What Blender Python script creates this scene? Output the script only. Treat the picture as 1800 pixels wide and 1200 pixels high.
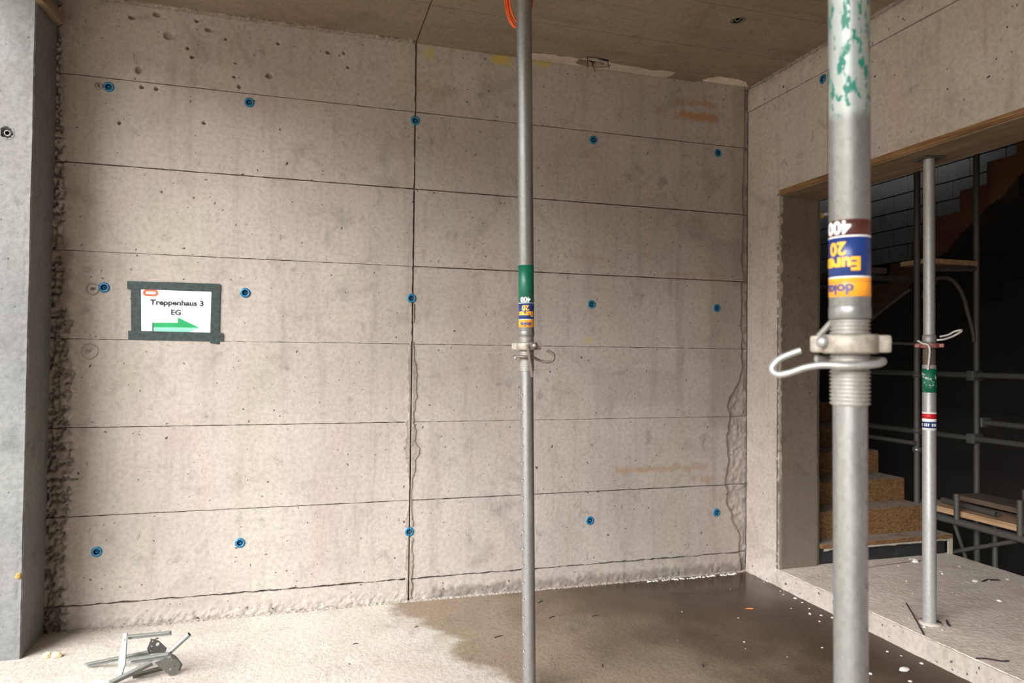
import bpy, bmesh, math, random
import numpy as np
from mathutils import Vector, Matrix, Quaternion

for o in list(bpy.data.objects):
    bpy.data.objects.remove(o, do_unlink=True)
scene = bpy.context.scene
COL = scene.collection

# ------------------------------------------------------------------ camera
YAW, PITCH, ROLL = 0.2917, 0.0188, 0.0110
CAM = Vector((-3.1868, -4.5162, 1.579))
F = Vector((math.sin(YAW) * math.cos(PITCH), math.cos(YAW) * math.cos(PITCH), math.sin(PITCH)))
R0 = Vector((math.cos(YAW), -math.sin(YAW), 0.0))
U0 = R0.cross(F)
RV = R0 * math.cos(ROLL) + U0 * math.sin(ROLL)
UV = -R0 * math.sin(ROLL) + U0 * math.cos(ROLL)
cd = bpy.data.cameras.new('camera')
cam = bpy.data.objects.new('camera', cd)
COL.objects.link(cam)
cam.matrix_world = Matrix(((RV.x, UV.x, -F.x, CAM.x), (RV.y, UV.y, -F.y, CAM.y), (RV.z, UV.z, -F.z, CAM.z), (0, 0, 0, 1)))
cd.sensor_width = 36.0
cd.lens = 1237.28 / 1800 * 36
cd.clip_start = 0.05
cd.clip_end = 200
cd.dof.use_dof = True
cd.dof.focus_distance = 4.3
cd.dof.aperture_fstop = 3.6
scene.camera = cam

# ------------------------------------------------------------------ daylight
w = bpy.data.worlds.new('overcast_sky')
scene.world = w
w.use_nodes = True
wb = w.node_tree.nodes['Background']
wb.inputs['Color'].default_value = (0.92, 0.97, 1.0, 1)
wb.inputs['Strength'].default_value = 1.0
sd = bpy.data.lights.new('sun', 'SUN')
sd.energy = 5.8
sd.angle = math.radians(46)
sd.color = (0.97, 0.98, 1.0)
sun = bpy.data.objects.new('sun', sd)
COL.objects.link(sun)
SUN_DIR = Vector((0.66, 0.49, -0.54))            # hazy sun through the open left side
sun.rotation_euler = SUN_DIR.to_track_quat('-Z', 'Y').to_euler()
sun.location = (-8, -9, 8)
vs = scene.view_settings
vs.view_transform = 'Standard'
vs.look = 'None'
vs.gamma = 1.0
vs.use_curve_mapping = False
vs.exposure = 1.07

# ------------------------------------------------------------------ helpers
random.seed(7)
CEIL = 3.59
PLAT = 0.116
LINT = 2.7075


def tag(o, label=None, cat=None, group=None, kind=None):
    if label: o['label'] = label
    if cat: o['category'] = cat
    if group: o['group'] = group
    if kind: o['kind'] = kind
    return o


def empty(name, loc=(0, 0, 0), rot=None):
    o = bpy.data.objects.new(name, None)
    o.empty_display_size = 0.1
    o.location = loc
    if rot is not None:
        if isinstance(rot, Quaternion):
            o.rotation_mode = 'QUATERNION'
            o.rotation_quaternion = rot
        else:
            o.rotation_euler = rot
    COL.objects.link(o)
    return o


def obj_from(name, verts, faces, mat, parent=None, smooth=False, loc=None):
    me = bpy.data.meshes.new(name)
    me.from_pydata(verts, [], faces)
    if mat: me.materials.append(mat)
    if smooth is True:
        me.polygons.foreach_set('use_smooth', [True] * len(me.polygons))
    me.update()
    o = bpy.data.objects.new(name, me)
    if loc is not None: o.location = loc
    COL.objects.link(o)
    if parent: o.parent = parent
    return o


def hash2(ix, iy, seed):
    h = (ix.astype(np.int64) * 374761393 + iy.astype(np.int64) * 668265263 + seed * 1442695041) & 0xFFFFFFFF
    h = ((h ^ (h >> 13)) * 1274126177) & 0xFFFFFFFF
    h = h ^ (h >> 16)
    return (h & 0xFFFF) / 65535.0


def vnoise(x, y, seed=0):
    x = np.asarray(x, float); y = np.asarray(y, float)
    ix = np.floor(x); iy = np.floor(y)
    fx = x - ix; fy = y - iy
    fx = fx * fx * (3 - 2 * fx); fy = fy * fy * (3 - 2 * fy)
    a = hash2(ix, iy, seed); b = hash2(ix + 1, iy, seed)
    c = hash2(ix, iy + 1, seed); d = hash2(ix + 1, iy + 1, seed)
    return (a * (1 - fx) + b * fx) * (1 - fy) + (c * (1 - fx) + d * fx) * fy * 1.0


def fbm(x, y, seed=0, octv=4):
    s = 0; a = 0.5
    for k in range(octv):
        s = s + a * vnoise(x * 2 ** k, y * 2 ** k, seed + k * 17); a *= 0.5
    return s / (1 - 0.5 ** octv)


def sstep(a, b, x):
    t = np.clip((x - a) / (b - a), 0, 1)
    return t * t * (3 - 2 * t)


def grid_panel(name, O, U, V, W, H, res, mat, parent=None, disp=None, jit=(0, 0, 0, 0), holes=(), depth=0.02, seed=1, skirt=True, jfreq=30):
    """A cast concrete face: fine grid W x H from corner O along unit vectors U and V, normal U x V.
    disp(u, v) -> relief along the normal; jit = raggedness of the left, right, bottom, top edge; holes = (u, v, r) openings."""
    O = np.array(O, float); U = np.array(U, float); V = np.array(V, float); N = np.cross(U, V)
    nu = max(2, int(math.ceil(W / res)) + 1); nv = max(2, int(math.ceil(H / res)) + 1)
    uu, vv = np.meshgrid(np.linspace(0, W, nu), np.linspace(0, H, nv))
    if any(jit):
        jl = jit[0] * (fbm(vv[:, 0] * jfreq, vv[:, 0] * 0 + 3, seed, 3) * 2 - 1)
        jr = jit[1] * (fbm(vv[:, 0] * jfreq, vv[:, 0] * 0 + 9, seed, 3) * 2 - 1)
        jb = jit[2] * (fbm(uu[0] * jfreq, uu[0] * 0 + 15, seed, 3) * 2 - 1)
        jt = jit[3] * (fbm(uu[0] * jfreq, uu[0] * 0 + 21, seed, 3) * 2 - 1)
        uu[:, 0] += jl; uu[:, -1] += jr; vv[0, :] += jb; vv[-1, :] += jt
    d = disp(uu, vv) if disp is not None else np.zeros_like(uu)
    P = O + uu[..., None] * U + vv[..., None] * V + d[..., None] * N
    idx = np.arange(nu * nv).reshape(nv, nu)
    q = np.stack([idx[:-1, :-1], idx[:-1, 1:], idx[1:, 1:], idx[1:, :-1]], -1).reshape(-1, 4)
    if holes:
        cu = (uu[:-1, :-1] + uu[1:, 1:]).reshape(-1) / 2; cv = (vv[:-1, :-1] + vv[1:, 1:]).reshape(-1) / 2
        keep = np.ones(len(q), bool)
        for hu, hv, hr in holes:
            keep &= ((cu - hu) ** 2 + (cv - hv) ** 2) > hr * hr
        q = q[keep]
    verts = P.reshape(-1, 3)
    nfront = len(q)
    if skirt:
        ring = np.concatenate([idx[0, :], idx[1:, -1], idx[-1, -2::-1], idx[-2:0:-1, 0]])
        top = verts[ring]; bot = top - N * depth - (N * (d.reshape(-1)[ring])[:, None])
        base = len(verts); m = len(ring)
        verts = np.concatenate([verts, top, bot])
        i = np.arange(m); j = (i + 1) % m
        sk = np.stack([base + i, base + m + i, base + m + j, base + j], -1)
        q = np.concatenate([q, sk])
    me = bpy.data.meshes.new(name)
    me.vertices.add(len(verts)); me.vertices.foreach_set('co', verts.astype(np.float32).ravel())
    me.loops.add(len(q) * 4); me.loops.foreach_set('vertex_index', q.astype(np.int32).ravel())
    me.polygons.add(len(q)); me.polygons.foreach_set('loop_start', np.arange(0, len(q) * 4, 4, dtype=np.int32))
    sm = np.zeros(len(q), bool); sm[:nfront] = True
    me.polygons.foreach_set('use_smooth', sm)
    me.materials.append(mat)
    me.update(calc_edges=True)
    o = bpy.data.objects.new(name, me)
    COL.objects.link(o)
    if parent: o.parent = parent
    return o


class MB:
    """Collects shapes and links them as one mesh object."""
    def __init__(s): s.v = []; s.f = []; s.sm = []
    def add(s, v, f, smooth=False):
        b = len(s.v); s.v += [tuple(p) for p in v]; s.f += [tuple(i + b for i in q) for q in f]; s.sm += [smooth] * len(f); return s
    def box(s, lo, hi, M=None, bev=0.0):
        x0, y0, z0 = lo; x1, y1, z1 = hi
        if bev > 0:
            bm = bmesh.new(); bmesh.ops.create_cube(bm, size=1)
            for v in bm.verts: v.co = Vector(((x0 + x1) / 2 + v.co.x * (x1 - x0), (y0 + y1) / 2 + v.co.y * (y1 - y0), (z0 + z1) / 2 + v.co.z * (z1 - z0)))
            bmesh.ops.bevel(bm, geom=bm.edges[:], offset=bev, segments=2, affect='EDGES', profile=0.6)
            bm.verts.index_update()
            v = [x.co.copy() for x in bm.verts]; f = [tuple(q.index for q in p.verts) for p in bm.faces]; bm.free()
        else:
            v = [Vector(p) for p in ((x0, y0, z0), (x1, y0, z0), (x1, y1, z0), (x0, y1, z0), (x0, y0, z1), (x1, y0, z1), (x1, y1, z1), (x0, y1, z1))]
            f = [(3, 2, 1, 0), (4, 5, 6, 7), (0, 1, 5, 4), (1, 2, 6, 5), (2, 3, 7, 6), (3, 0, 4, 7)]
        if M is not None: v = [M @ p for p in v]
        return s.add(v, f)
    def tube(s, path, r, seg=10, caps=True, ri=None):
        path = [Vector(p) for p in path]; n = len(path)
        rr = r if isinstance(r, (list, tuple)) else [r] * n
        T = [(path[min(i + 1, n - 1)] - path[max(i - 1, 0)]).normalized() for i in range(n)]
        a = T[0].orthogonal().normalized(); v = []; f = []
        for i in range(n):
            a = (a - T[i] * a.dot(T[i])).normalized(); b = T[i].cross(a)
            for k in range(seg):
                t = 2 * math.pi * k / seg; v.append(path[i] + (a * math.cos(t) + b * math.sin(t)) * rr[i])
        for i in range(n - 1):
            for k in range(seg):
                k2 = (k + 1) % seg; f.append((i * seg + k, i * seg + k2, (i + 1) * seg + k2, (i + 1) * seg + k))
        s.add(v, f, True)
        if caps and ri is None:
            s.add(v[:seg], [tuple(range(seg))[::-1]]); s.add(v[-seg:], [tuple(range(seg))])
        if ri is not None:                                  # open pipe end: annulus and an inner wall
            for e, sgn in ((0, 1), (n - 1, -1)):
                o_ = v[e * seg:(e + 1) * seg]; c = path[e]
                inn = [c + (p - c) * (ri / rr[e]) for p in o_]; dp = [p + T[e] * sgn * 0.06 for p in inn]
                s.add(o_ + inn, [(k, (k + 1) % seg, seg + (k + 1) % seg, seg + k) for k in range(seg)])
                s.add(inn + dp, [(k, (k + 1) % seg, seg + (k + 1) % seg, seg + k) for k in range(seg)], True)
        return s
    def lathe(s, prof, seg=24, M=None, smooth=True, cap0=False, cap1=False):
        v = []; f = []; n = len(prof)
        for r, z in prof:
            for k in range(seg):
                t = 2 * math.pi * k / seg; v.append(Vector((r * math.cos(t), r * math.sin(t), z)))
        for i in range(n - 1):
            for k in range(seg):
                k2 = (k + 1) % seg; f.append((i * seg + k, i * seg + k2, (i + 1) * seg + k2, (i + 1) * seg + k))
        if M is not None: v = [M @ p for p in v]
        s.add(v, f, smooth)
        if cap0: s.add(v[:seg], [tuple(range(seg))[::-1]])
        if cap1: s.add(v[-seg:], [tuple(range(seg))])
        return s
    def prism(s, pts, t, M=None):
        """polygon pts (x, y) extruded from z = 0 to z = t"""
        n = len(pts)
        v = [Vector((x, y, 0)) for x, y in pts] + [Vector((x, y, t)) for x, y in pts]
        f = [tuple(range(n))[::-1], tuple(range(n, 2 * n))] + [(i, (i + 1) % n, n + (i + 1) % n, n + i) for i in range(n)]
        if M is not None: v = [M @ p for p in v]
        return s.add(v, f)
    def build(s, name, mat, parent=None, loc=None):
        o = obj_from(name, s.v, s.f, mat, parent, loc=loc)
        o.data.polygons.foreach_set('use_smooth', s.sm)
        o.data.update()
        return o


def catmull(pts, n=6):
    pts = [Vector(p) for p in pts]; P = [pts[0] * 2 - pts[1]] + pts + [pts[-1] * 2 - pts[-2]]; out = []
    for i in range(1, len(P) - 2):
        for k in range(n):
            t = k / n; a, b, c, d = P[i - 1], P[i], P[i + 1], P[i + 2]
            out.append(0.5 * ((2 * b) + (c - a) * t + (2 * a - 5 * b + 4 * c - d) * t * t + (3 * b - a - 3 * c + d) * t ** 3))
    out.append(pts[-1]); return out


def frame(origin, x, y):
    x = Vector(x).normalized(); y = Vector(y); z = x.cross(y).normalized(); y = z.cross(x)
    return Matrix(((x.x, y.x, z.x, origin[0]), (x.y, y.y, z.y, origin[1]), (x.z, y.z, z.z, origin[2]), (0, 0, 0, 1)))


# ------------------------------------------------------------------ materials
class NT:
    def __init__(s, name):
        s.m = bpy.data.materials.new(name); s.m.use_nodes = True; s.t = s.m.node_tree
        s.b = s.t.nodes['Principled BSDF']
        s.pos = s.n('ShaderNodeNewGeometry').outputs['Position']
        s.oc = s.n('ShaderNodeTexCoord').outputs['Object']
    def n(s, typ, **k):
        x = s.t.nodes.new(typ)
        for a, v in k.items(): setattr(x, a, v)
        return x
    def put(s, sock, v):
        if isinstance(v, bpy.types.NodeSocket): s.t.links.new(v, sock)
        elif isinstance(v, (tuple, list)) and len(v) == 3 and len(sock.default_value) == 4: sock.default_value = (*v, 1)
        else: sock.default_value = v
    def math(s, op, a, b=0.0, clamp=False):
        x = s.n('ShaderNodeMath', operation=op, use_clamp=clamp); s.put(x.inputs[0], a); s.put(x.inputs[1], b); return x.outputs[0]
    def mix(s, fac, a, b, blend='MIX'):
        x = s.n('ShaderNodeMix', data_type='RGBA', blend_type=blend); s.put(x.inputs['Factor'], fac); s.put(x.inputs['A'], a); s.put(x.inputs['B'], b); return x.outputs['Result']
    def ramp(s, v, a, b, lo=0.0, hi=1.0):
        x = s.n('ShaderNodeMapRange', interpolation_type='SMOOTHSTEP'); s.put(x.inputs['Value'], v)
        x.inputs['From Min'].default_value = a; x.inputs['From Max'].default_value = b; x.inputs['To Min'].default_value = lo; x.inputs['To Max'].default_value = hi; return x.outputs['Result']
    def vec(s, sc, co=None, off=(0, 0, 0)):
        x = s.n('ShaderNodeMapping'); s.put(x.inputs['Vector'], co or s.pos); x.inputs['Scale'].default_value = sc; x.inputs['Location'].default_value = off; return x.outputs['Vector']
    def noise(s, v, scale=1.0, det=4.0, rough=0.55, dist=0.0):
        x = s.n('ShaderNodeTexNoise'); s.put(x.inputs['Vector'], v); x.inputs['Scale'].default_value = scale; x.inputs['Detail'].default_value = det
        x.inputs['Roughness'].default_value = rough; x.inputs['Distortion'].default_value = dist; return x.outputs['Fac']
    def voro(s, v, scale, feature='F1', rnd=1.0):
        x = s.n('ShaderNodeTexVoronoi', feature=feature); s.put(x.inputs['Vector'], v); x.inputs['Scale'].default_value = scale; x.inputs['Randomness'].default_value = rnd; return x
    def sep(s, v=None):
        x = s.n('ShaderNodeSeparateXYZ'); s.put(x.inputs[0], v or s.pos); return x.outputs
    def bump(s, h, st, dist=0.01):
        x = s.n('ShaderNodeBump'); s.put(x.inputs['Height'], h); x.inputs['Strength'].default_value = st; x.inputs['Distance'].default_value = dist
        s.put(s.b.inputs['Normal'], x.outputs['Normal'])
    def boxmask(s, c, h, soft=0.02, nz=None):
        o = s.sep(); m = None
        for i in range(3):
            if h[i] is None: continue
            d = s.math('ABSOLUTE', s.math('SUBTRACT', o[i], c[i]))
            if nz is not None: d = s.math('ADD', d, nz)
            k = s.ramp(d, h[i] - soft, h[i] + soft, 1.0, 0.0)
            m = k if m is None else s.math('MULTIPLY', m, k)
        return m
    def out(s, col=None, rough=None, metal=None):
        if col is not None: s.put(s.b.inputs['Base Color'], col)
        if rough is not None: s.put(s.b.inputs['Roughness'], rough)
        if metal is not None: s.put(s.b.inputs['Metallic'], metal)
        return s.m


def plain(name, col, rough=0.6, metal=0.0, vary=0.25, sc=30, bump=0.0):
    t = NT(name)
    f = t.noise(t.vec((1, 1, 1), t.oc), sc, 4)
    c = t.mix(t.ramp(f, 0.3, 0.75), tuple(x * (1 - vary) for x in col), tuple(min(1, x * (1 + vary * 0.6)) for x in col))
    if bump: t.bump(f, bump, 0.003)
    return t.out(c, rough, metal)


def concrete(name, lo, mid, hi, streak=(6, 6, 0.5), pits=1.0, bump=0.25, stains=(), spot=(0.05, 0.042, 0.036), rough=0.88, extra=None, k=0.74):
    t = NT(name)
    lo, mid, hi = (tuple(x * k for x in q) for q in (lo, mid, hi))
    big = t.noise(t.pos, 1.1, 3, 0.6)
    st = t.noise(t.vec(streak), 1.6, 4, 0.6)
    fine = t.noise(t.vec((1, 1, 1), off=(3, 1, 7)), 38, 3, 0.7)
    blot = t.noise(t.vec((1, 1, 1), off=(9, 4, 2)), 4.6, 5, 0.65, 0.6)
    c = t.mix(t.ramp(big, 0.32, 0.68), mid, hi)
    c = t.mix(t.ramp(st, 0.5, 0.78, 0, 0.55), c, lo)
    c = t.mix(t.ramp(blot, 0.52, 0.74, 0, 0.65), c, lo)
    c = t.mix(t.ramp(fine, 0.35, 0.72, 0.0, 0.32), c, tuple(x * 0.62 for x in lo))
    sm = t.noise(t.vec((1, 1, 0.8), off=(7, 3, 9)), 7.5, 5, 0.72, 0.4)
    c = t.mix(t.ramp(sm, 0.59, 0.74, 0, 0.48), c, tuple(x * 0.5 for x in lo))
    sm2 = t.noise(t.vec((1, 1, 0.35), off=(2, 8, 4)), 24, 4, 0.7, 0.3)
    c = t.mix(t.ramp(sm2, 0.64, 0.74, 0, 0.48), c, tuple(x * 0.42 for x in lo))
    # greenish / pinkish cast of the formwork film
    hue = t.noise(t.vec((1.5, 1.5, 0.5), off=(5, 5, 1)), 1.5, 2)
    c = t.mix(t.ramp(hue, 0.45, 0.7, 0, 0.5), c, t.mix(1.0, c, (0.95, 1.0, 0.88), 'MULTIPLY'))
    c = t.mix(t.ramp(hue, 0.5, 0.28, 0, 0.6), c, t.mix(1.0, c, (1.0, 0.92, 0.88), 'MULTIPLY'))
    h = t.math('MULTIPLY', fine, 0.6)
    # bug holes
    wn = t.n('ShaderNodeTexNoise'); t.put(wn.inputs['Vector'], t.vec((1, 1, 1))); wn.inputs['Scale'].default_value = 55; wn.inputs['Detail'].default_value = 0
    wv_ = t.n('ShaderNodeVectorMath', operation='SCALE'); t.put(wv_.inputs[0], wn.outputs['Color']); wv_.inputs['Scale'].default_value = 0.02
    wv2 = t.n('ShaderNodeVectorMath', operation='ADD'); t.put(wv2.inputs[0], t.pos); t.put(wv2.inputs[1], wv_.outputs[0]); wv = wv2.outputs[0]
    for sc, thr, wgt in ((11, 0.06, 1.0), (19, 0.085, 1.0), (34, 0.13, 0.85)):
        v = t.voro(wv, sc)
        rr = t.sep(v.outputs['Color'])
        rad = t.math('MULTIPLY', t.math('POWER', rr[0], 5.0), thr * 1.6 * pits)
        hole = t.ramp(t.math('SUBTRACT', v.outputs['Distance'], rad), -0.015, 0.012, 1.0, 0.0)
        hole = t.math('MULTIPLY', hole, t.math('GREATER_THAN', rad, 0.03))
        c = t.mix(t.math('MULTIPLY', hole, wgt), c, spot)
        h = t.math('SUBTRACT', h, t.math('MULTIPLY', hole, 1.2)) if sc != 34 else h
    nz = t.math('MULTIPLY', t.math('SUBTRACT', t.noise(t.vec((1, 1, 1), off=(1, 2, 3)), 14, 4), 0.5), 0.12)
    for cc, hh, colr, amt in stains:
        c = t.mix(t.math('MULTIPLY', t.boxmask(cc, hh, 0.025, nz), amt), c, colr)
    rg = rough
    if extra: c, rg, h = extra(t, c, rg, h)
    t.bump(h, bump, 0.012)
    return t.out(c, rg, 0.0)


M = {}
RUST = (0.30, 0.135, 0.045); YEL = (0.42, 0.30, 0.03)
back_stains = [
    ((-0.45, 0, 3.425), (0.17, None, 0.02), RUST, 0.55), ((-0.43, 0, 3.335), (0.17, None, 0.03), RUST, 0.75), ((-0.74, 0, 3.33), (0.04, None, 0.03), RUST, 0.4),
    ((-0.7, 0, 0.78), (0.36, None, 0.015), RUST, 0.5), ((-0.38, 0, 0.69), (0.09, None, 0.02), RUST, 0.35), ((-1.27, 0, 2.26), (0.12, None, 0.012), RUST, 0.3),
    ((-0.4, 0, 2.17), (0.22, None, 0.015), RUST, 0.3), ((-2.42, 0, 3.535), (0.03, None, 0.03), YEL, 0.5), ((-1.93, 0, 3.56), (0.06, None, 0.03), YEL, 0.8),
    ((-1.66, 0, 3.57), (0.08, None, 0.02), YEL, 0.8), ((-1.28, 0, 1.68), (0.02, None, 0.012), YEL, 0.6), ((-2.4, 0, 3.3), (0.11, None, 0.03), RUST, 0.22),
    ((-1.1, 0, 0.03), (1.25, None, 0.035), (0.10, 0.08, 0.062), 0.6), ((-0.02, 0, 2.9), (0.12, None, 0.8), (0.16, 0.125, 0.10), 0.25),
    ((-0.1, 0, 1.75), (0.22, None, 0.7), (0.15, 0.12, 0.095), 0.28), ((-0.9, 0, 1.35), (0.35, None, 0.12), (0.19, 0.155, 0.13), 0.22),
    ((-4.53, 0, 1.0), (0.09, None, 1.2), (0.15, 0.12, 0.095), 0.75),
]
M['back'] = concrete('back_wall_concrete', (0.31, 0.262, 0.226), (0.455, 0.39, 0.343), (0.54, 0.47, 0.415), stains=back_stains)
M['right'] = concrete('side_wall_concrete', (0.33, 0.275, 0.235), (0.47, 0.395, 0.345), (0.54, 0.465, 0.41), pits=1.15, k=0.92)
M['jamb'] = concrete('shaded_jamb_concrete', (0.15, 0.115, 0.085), (0.22, 0.172, 0.13), (0.27, 0.215, 0.165), stains=[((0.2, -0.36, 0.4), (0.4, None, 0.36), (0.14, 0.115, 0.095), 0.55)])  # concrete darkened to hold the reveal's shade; lower box is another pour
M['column'] = concrete('column_concrete', (0.20, 0.20, 0.185), (0.33, 0.325, 0.305), (0.42, 0.415, 0.395), streak=(2, 2, 1.2), pits=0.8, k=0.5)
M['ceiling'] = concrete('ceiling_concrete', (0.21, 0.15, 0.10), (0.31, 0.235, 0.165), (0.37, 0.29, 0.21), streak=(0.9, 5, 5), pits=0.7)
M['rubble'] = concrete('rough_mortar', (0.20, 0.165, 0.135), (0.33, 0.275, 0.225), (0.42, 0.36, 0.30), bump=0.7)
M['patch'] = concrete('plaster_patch', (0.36, 0.30, 0.24), (0.46, 0.38, 0.31), (0.52, 0.45, 0.37), bump=0.5, k=1.05)


def floor_extra(t, c, rg, h):
    o = t.sep()
    wob = t.math('SUBTRACT', t.noise(t.vec((1, 1, 0.01)), 2.6, 4, 0.55), 0.5)
    line = t.math('ADD', t.math('ADD', t.math('MULTIPLY', o[0], 0.94), t.math('MULTIPLY', o[1], 0.34)), 2.52)
    line = t.math('ADD', line, t.math('MULTIPLY', wob, 0.55))
    damp = t.ramp(line, -0.03, 0.1)
    deep = t.ramp(t.math('ADD', line, t.math('MULTIPLY', wob, 1.6)), 0.15, 1.9)
    # standing water towards the inner corner
    dx = t.math('MULTIPLY', t.math('ADD', o[0], 0.55), 0.62)
    r2 = t.math('SQRT', t.math('ADD', t.math('MULTIPLY', dx, dx), t.math('MULTIPLY', o[1], o[1])))
    pud = t.ramp(t.math('ADD', r2, t.math('MULTIPLY', wob, 0.5)), 0.25, 0.85, 1.0, 0.0)
    c = t.mix(damp, c, t.mix(deep, t.mix(1.0, c, (0.50, 0.41, 0.32), 'MULTIPLY'), t.mix(1.0, c, (0.165, 0.118, 0.08), 'MULTIPLY')))
    c = t.mix(pud, c, t.mix(1.0, c, (0.62, 0.58, 0.55), 'MULTIPLY'))
    rg = t.math('SUBTRACT', t.math('SUBTRACT', 0.92, t.math('MULTIPLY', deep, 0.42)), t.math('MULTIPLY', pud, 0.38))
    broom = t.noise(t.vec((7, 3.0, 1), off=(2, 2, 0)), 5, 6, 0.7)
    h2 = t.math('ADD', h, t.math('MULTIPLY', broom, 0.4))
    h2 = t.math('MULTIPLY', h2, t.ramp(pud, 0.0, 0.8, 1.0, 0.05))
    return c, rg, h2


M['corner_patch'] = concrete('pale_corner_patch', (0.60, 0.48, 0.38), (0.74, 0.61, 0.49), (0.80, 0.68, 0.56), pits=0.4, k=1.0)  # palest base colour, for the patch in the ceiling corner
M['floor'] = concrete('floor_concrete', (0.40, 0.345, 0.285), (0.52, 0.46, 0.39), (0.60, 0.54, 0.47), streak=(2, 2, 2), pits=0.7, bump=0.6, extra=floor_extra, k=0.72)
M['landing'] = concrete('landing_concrete', (0.36, 0.295, 0.245), (0.47, 0.395, 0.335), (0.54, 0.465, 0.40), streak=(3, 3, 3), pits=0.9, bump=0.8, k=1.3)
M['dark'] = concrete('stairwell_shade_concrete', (0.016, 0.0115, 0.008), (0.024, 0.0175, 0.0125), (0.032, 0.024, 0.018), bump=0.3)  # near-black base colour holds the shade of the unlit stairwell
M['block'] = concrete('block_masonry', (0.16, 0.155, 0.147), (0.23, 0.225, 0.215), (0.28, 0.275, 0.265), bump=0.7, k=0.55)
M['outside'] = concrete('site_ground', (0.36, 0.28, 0.20), (0.48, 0.385, 0.285), (0.56, 0.46, 0.35), bump=0.4, k=1.0)


def galv(name, base=(0.27, 0.27, 0.255), metal=0.72, rough=0.40, dirt=(0.24, 0.22, 0.19), dirt_amt=0.4, paint=None):
    t = NT(name)
    spangle = t.voro(t.vec((1, 1, 0.6), t.oc), 150)
    sp = t.sep(spangle.outputs['Color'])[0]
    c = t.mix(sp, tuple(x * 0.9 for x in base), tuple(min(1, x * 1.08) for x in base))
    dn = t.noise(t.vec((14, 14, 1.6), t.oc), 2.4, 6, 0.7)
    d = t.ramp(dn, 0.5, 0.72, 0, dirt_amt)
    c = t.mix(d, c, dirt)
    mt = t.math('MULTIPLY', t.math('SUBTRACT', 1.0, d), metal)
    rg = t.math('ADD', t.math('MULTIPLY', dn, 0.25), rough - 0.12)
    if paint:                                              # flaking paint between two heights of the tube
        col, z0, z1, thr = paint
        z = t.sep(t.oc)[2]
        pn = t.noise(t.vec((46, 46, 22), t.oc), 1.5, 5, 0.65)
        band = t.math('MULTIPLY', t.ramp(z, z0 - 0.012, z0 + 0.012), t.ramp(z, z1 - 0.01, z1 + 0.01, 1.0, 0.0))
        pm = t.math('MULTIPLY', t.ramp(pn, thr, thr + 0.06), band)
        wash = t.math('MULTIPLY', band, 0.35)
        c = t.mix(wash, c, (0.55, 0.62, 0.56))
        c = t.mix(pm, c, col)
        mt = t.math('MULTIPLY', mt, t.math('SUBTRACT', 1.0, t.math('MAXIMUM', pm, wash)))
    t.bump(dn, 0.12, 0.004)
    return t.out(c, rg, mt)


M['galv'] = galv('galvanised_steel')
M['galv_pale'] = galv('pale_galvanised_steel', (0.38, 0.375, 0.35), 0.4, 0.45)
M['galv_near'] = galv('galvanised_steel_green_flakes', paint=((0.0, 0.15, 0.105), 2.035, 3.4, 0.53), dirt_amt=0.25)
M['galv_dark'] = galv('weathered_scaffold_steel', (0.105, 0.10, 0.082), 0.35, 0.6, (0.06, 0.045, 0.025), 0.8)
M['thread'] = galv('threaded_steel', (0.34, 0.32, 0.29), 0.55, 0.5, (0.22, 0.18, 0.14), 0.7)
M['cast'] = plain('cast_nut_cream', (0.34, 0.30, 0.24), 0.55, 0.25, 0.3, 60, 0.3)
M['red_cast'] = plain('red_painted_nut', (0.36, 0.13, 0.11), 0.5, 0.1, 0.5, 60, 0.3)
M['wire'] = galv('handle_steel', (0.40, 0.40, 0.38), 0.7, 0.45, (0.3, 0.27, 0.23), 0.4)
M['pale_wire'] = plain('pale_handle', (0.62, 0.58, 0.52), 0.45, 0.2, 0.2)
M['dull_wire'] = galv('brown_steel', (0.17, 0.135, 0.11), 0.4, 0.5, (0.09, 0.06, 0.045), 0.6)
M['green'] = plain('green_band', (0.0, 0.11, 0.06), 0.4, 0, 0.2, 25)
M['brown'] = plain('brown_band', (0.085, 0.02, 0.015), 0.4, 0, 0.35, 40)
M['blue'] = plain('blue_label', (0.012, 0.035, 0.16), 0.35, 0, 0.2, 60)
M['orange'] = plain('orange_label', (0.90, 0.33, 0.02), 0.38, 0, 0.12, 60)
M['ink_orange'] = plain('orange_print', (0.95, 0.42, 0.03), 0.4, 0, 0.05)
M['ink_white'] = plain('white_print', (0.85, 0.84, 0.8), 0.4, 0, 0.05)
M['ink_blue'] = plain('dark_blue_print', (0.06, 0.06, 0.15), 0.4, 0, 0.1)
M['ink_black'] = plain('black_print', (0.012, 0.012, 0.015), 0.5, 0, 0.05)
M['ink_grey'] = plain('grey_print', (0.30, 0.28, 0.28), 0.5, 0, 0.05)
M['red'] = plain('red_band', (0.55, 0.01, 0.02), 0.4, 0, 0.1)
M['paper'] = plain('white_paper', (0.70, 0.70, 0.73), 0.7, 0, 0.02)
M['tape'] = plain('dark_green_tape', (0.021, 0.036, 0.032), 0.45, 0, 0.45, 45, 0.25)
M['logo'] = plain('orange_red_print', (0.70, 0.10, 0.035), 0.5, 0, 0.05)
M['arrow_hi'] = plain('green_print', (0.0, 0.26, 0.075), 0.5, 0, 0.15, 8)
M['arrow_lo'] = plain('pale_green_print', (0.20, 0.58, 0.36), 0.5, 0, 0.15, 8)
M['arrow_edge'] = plain('deep_green_print', (0.005, 0.07, 0.02), 0.5, 0, 0.1)
M['plug'] = plain('blue_plastic', (0.008, 0.13, 0.25), 0.4, 0, 0.25, 80)
M['plug_in'] = plain('dark_blue_plastic', (0.004, 0.022, 0.05), 0.5, 0, 0.2, 80)
M['plug_rib'] = plain('pale_blue_plastic', (0.06, 0.27, 0.42), 0.4, 0, 0.2, 80)
M['black'] = plain('black_void', (0.006, 0.005, 0.005), 0.9, 0, 0.1)
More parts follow.
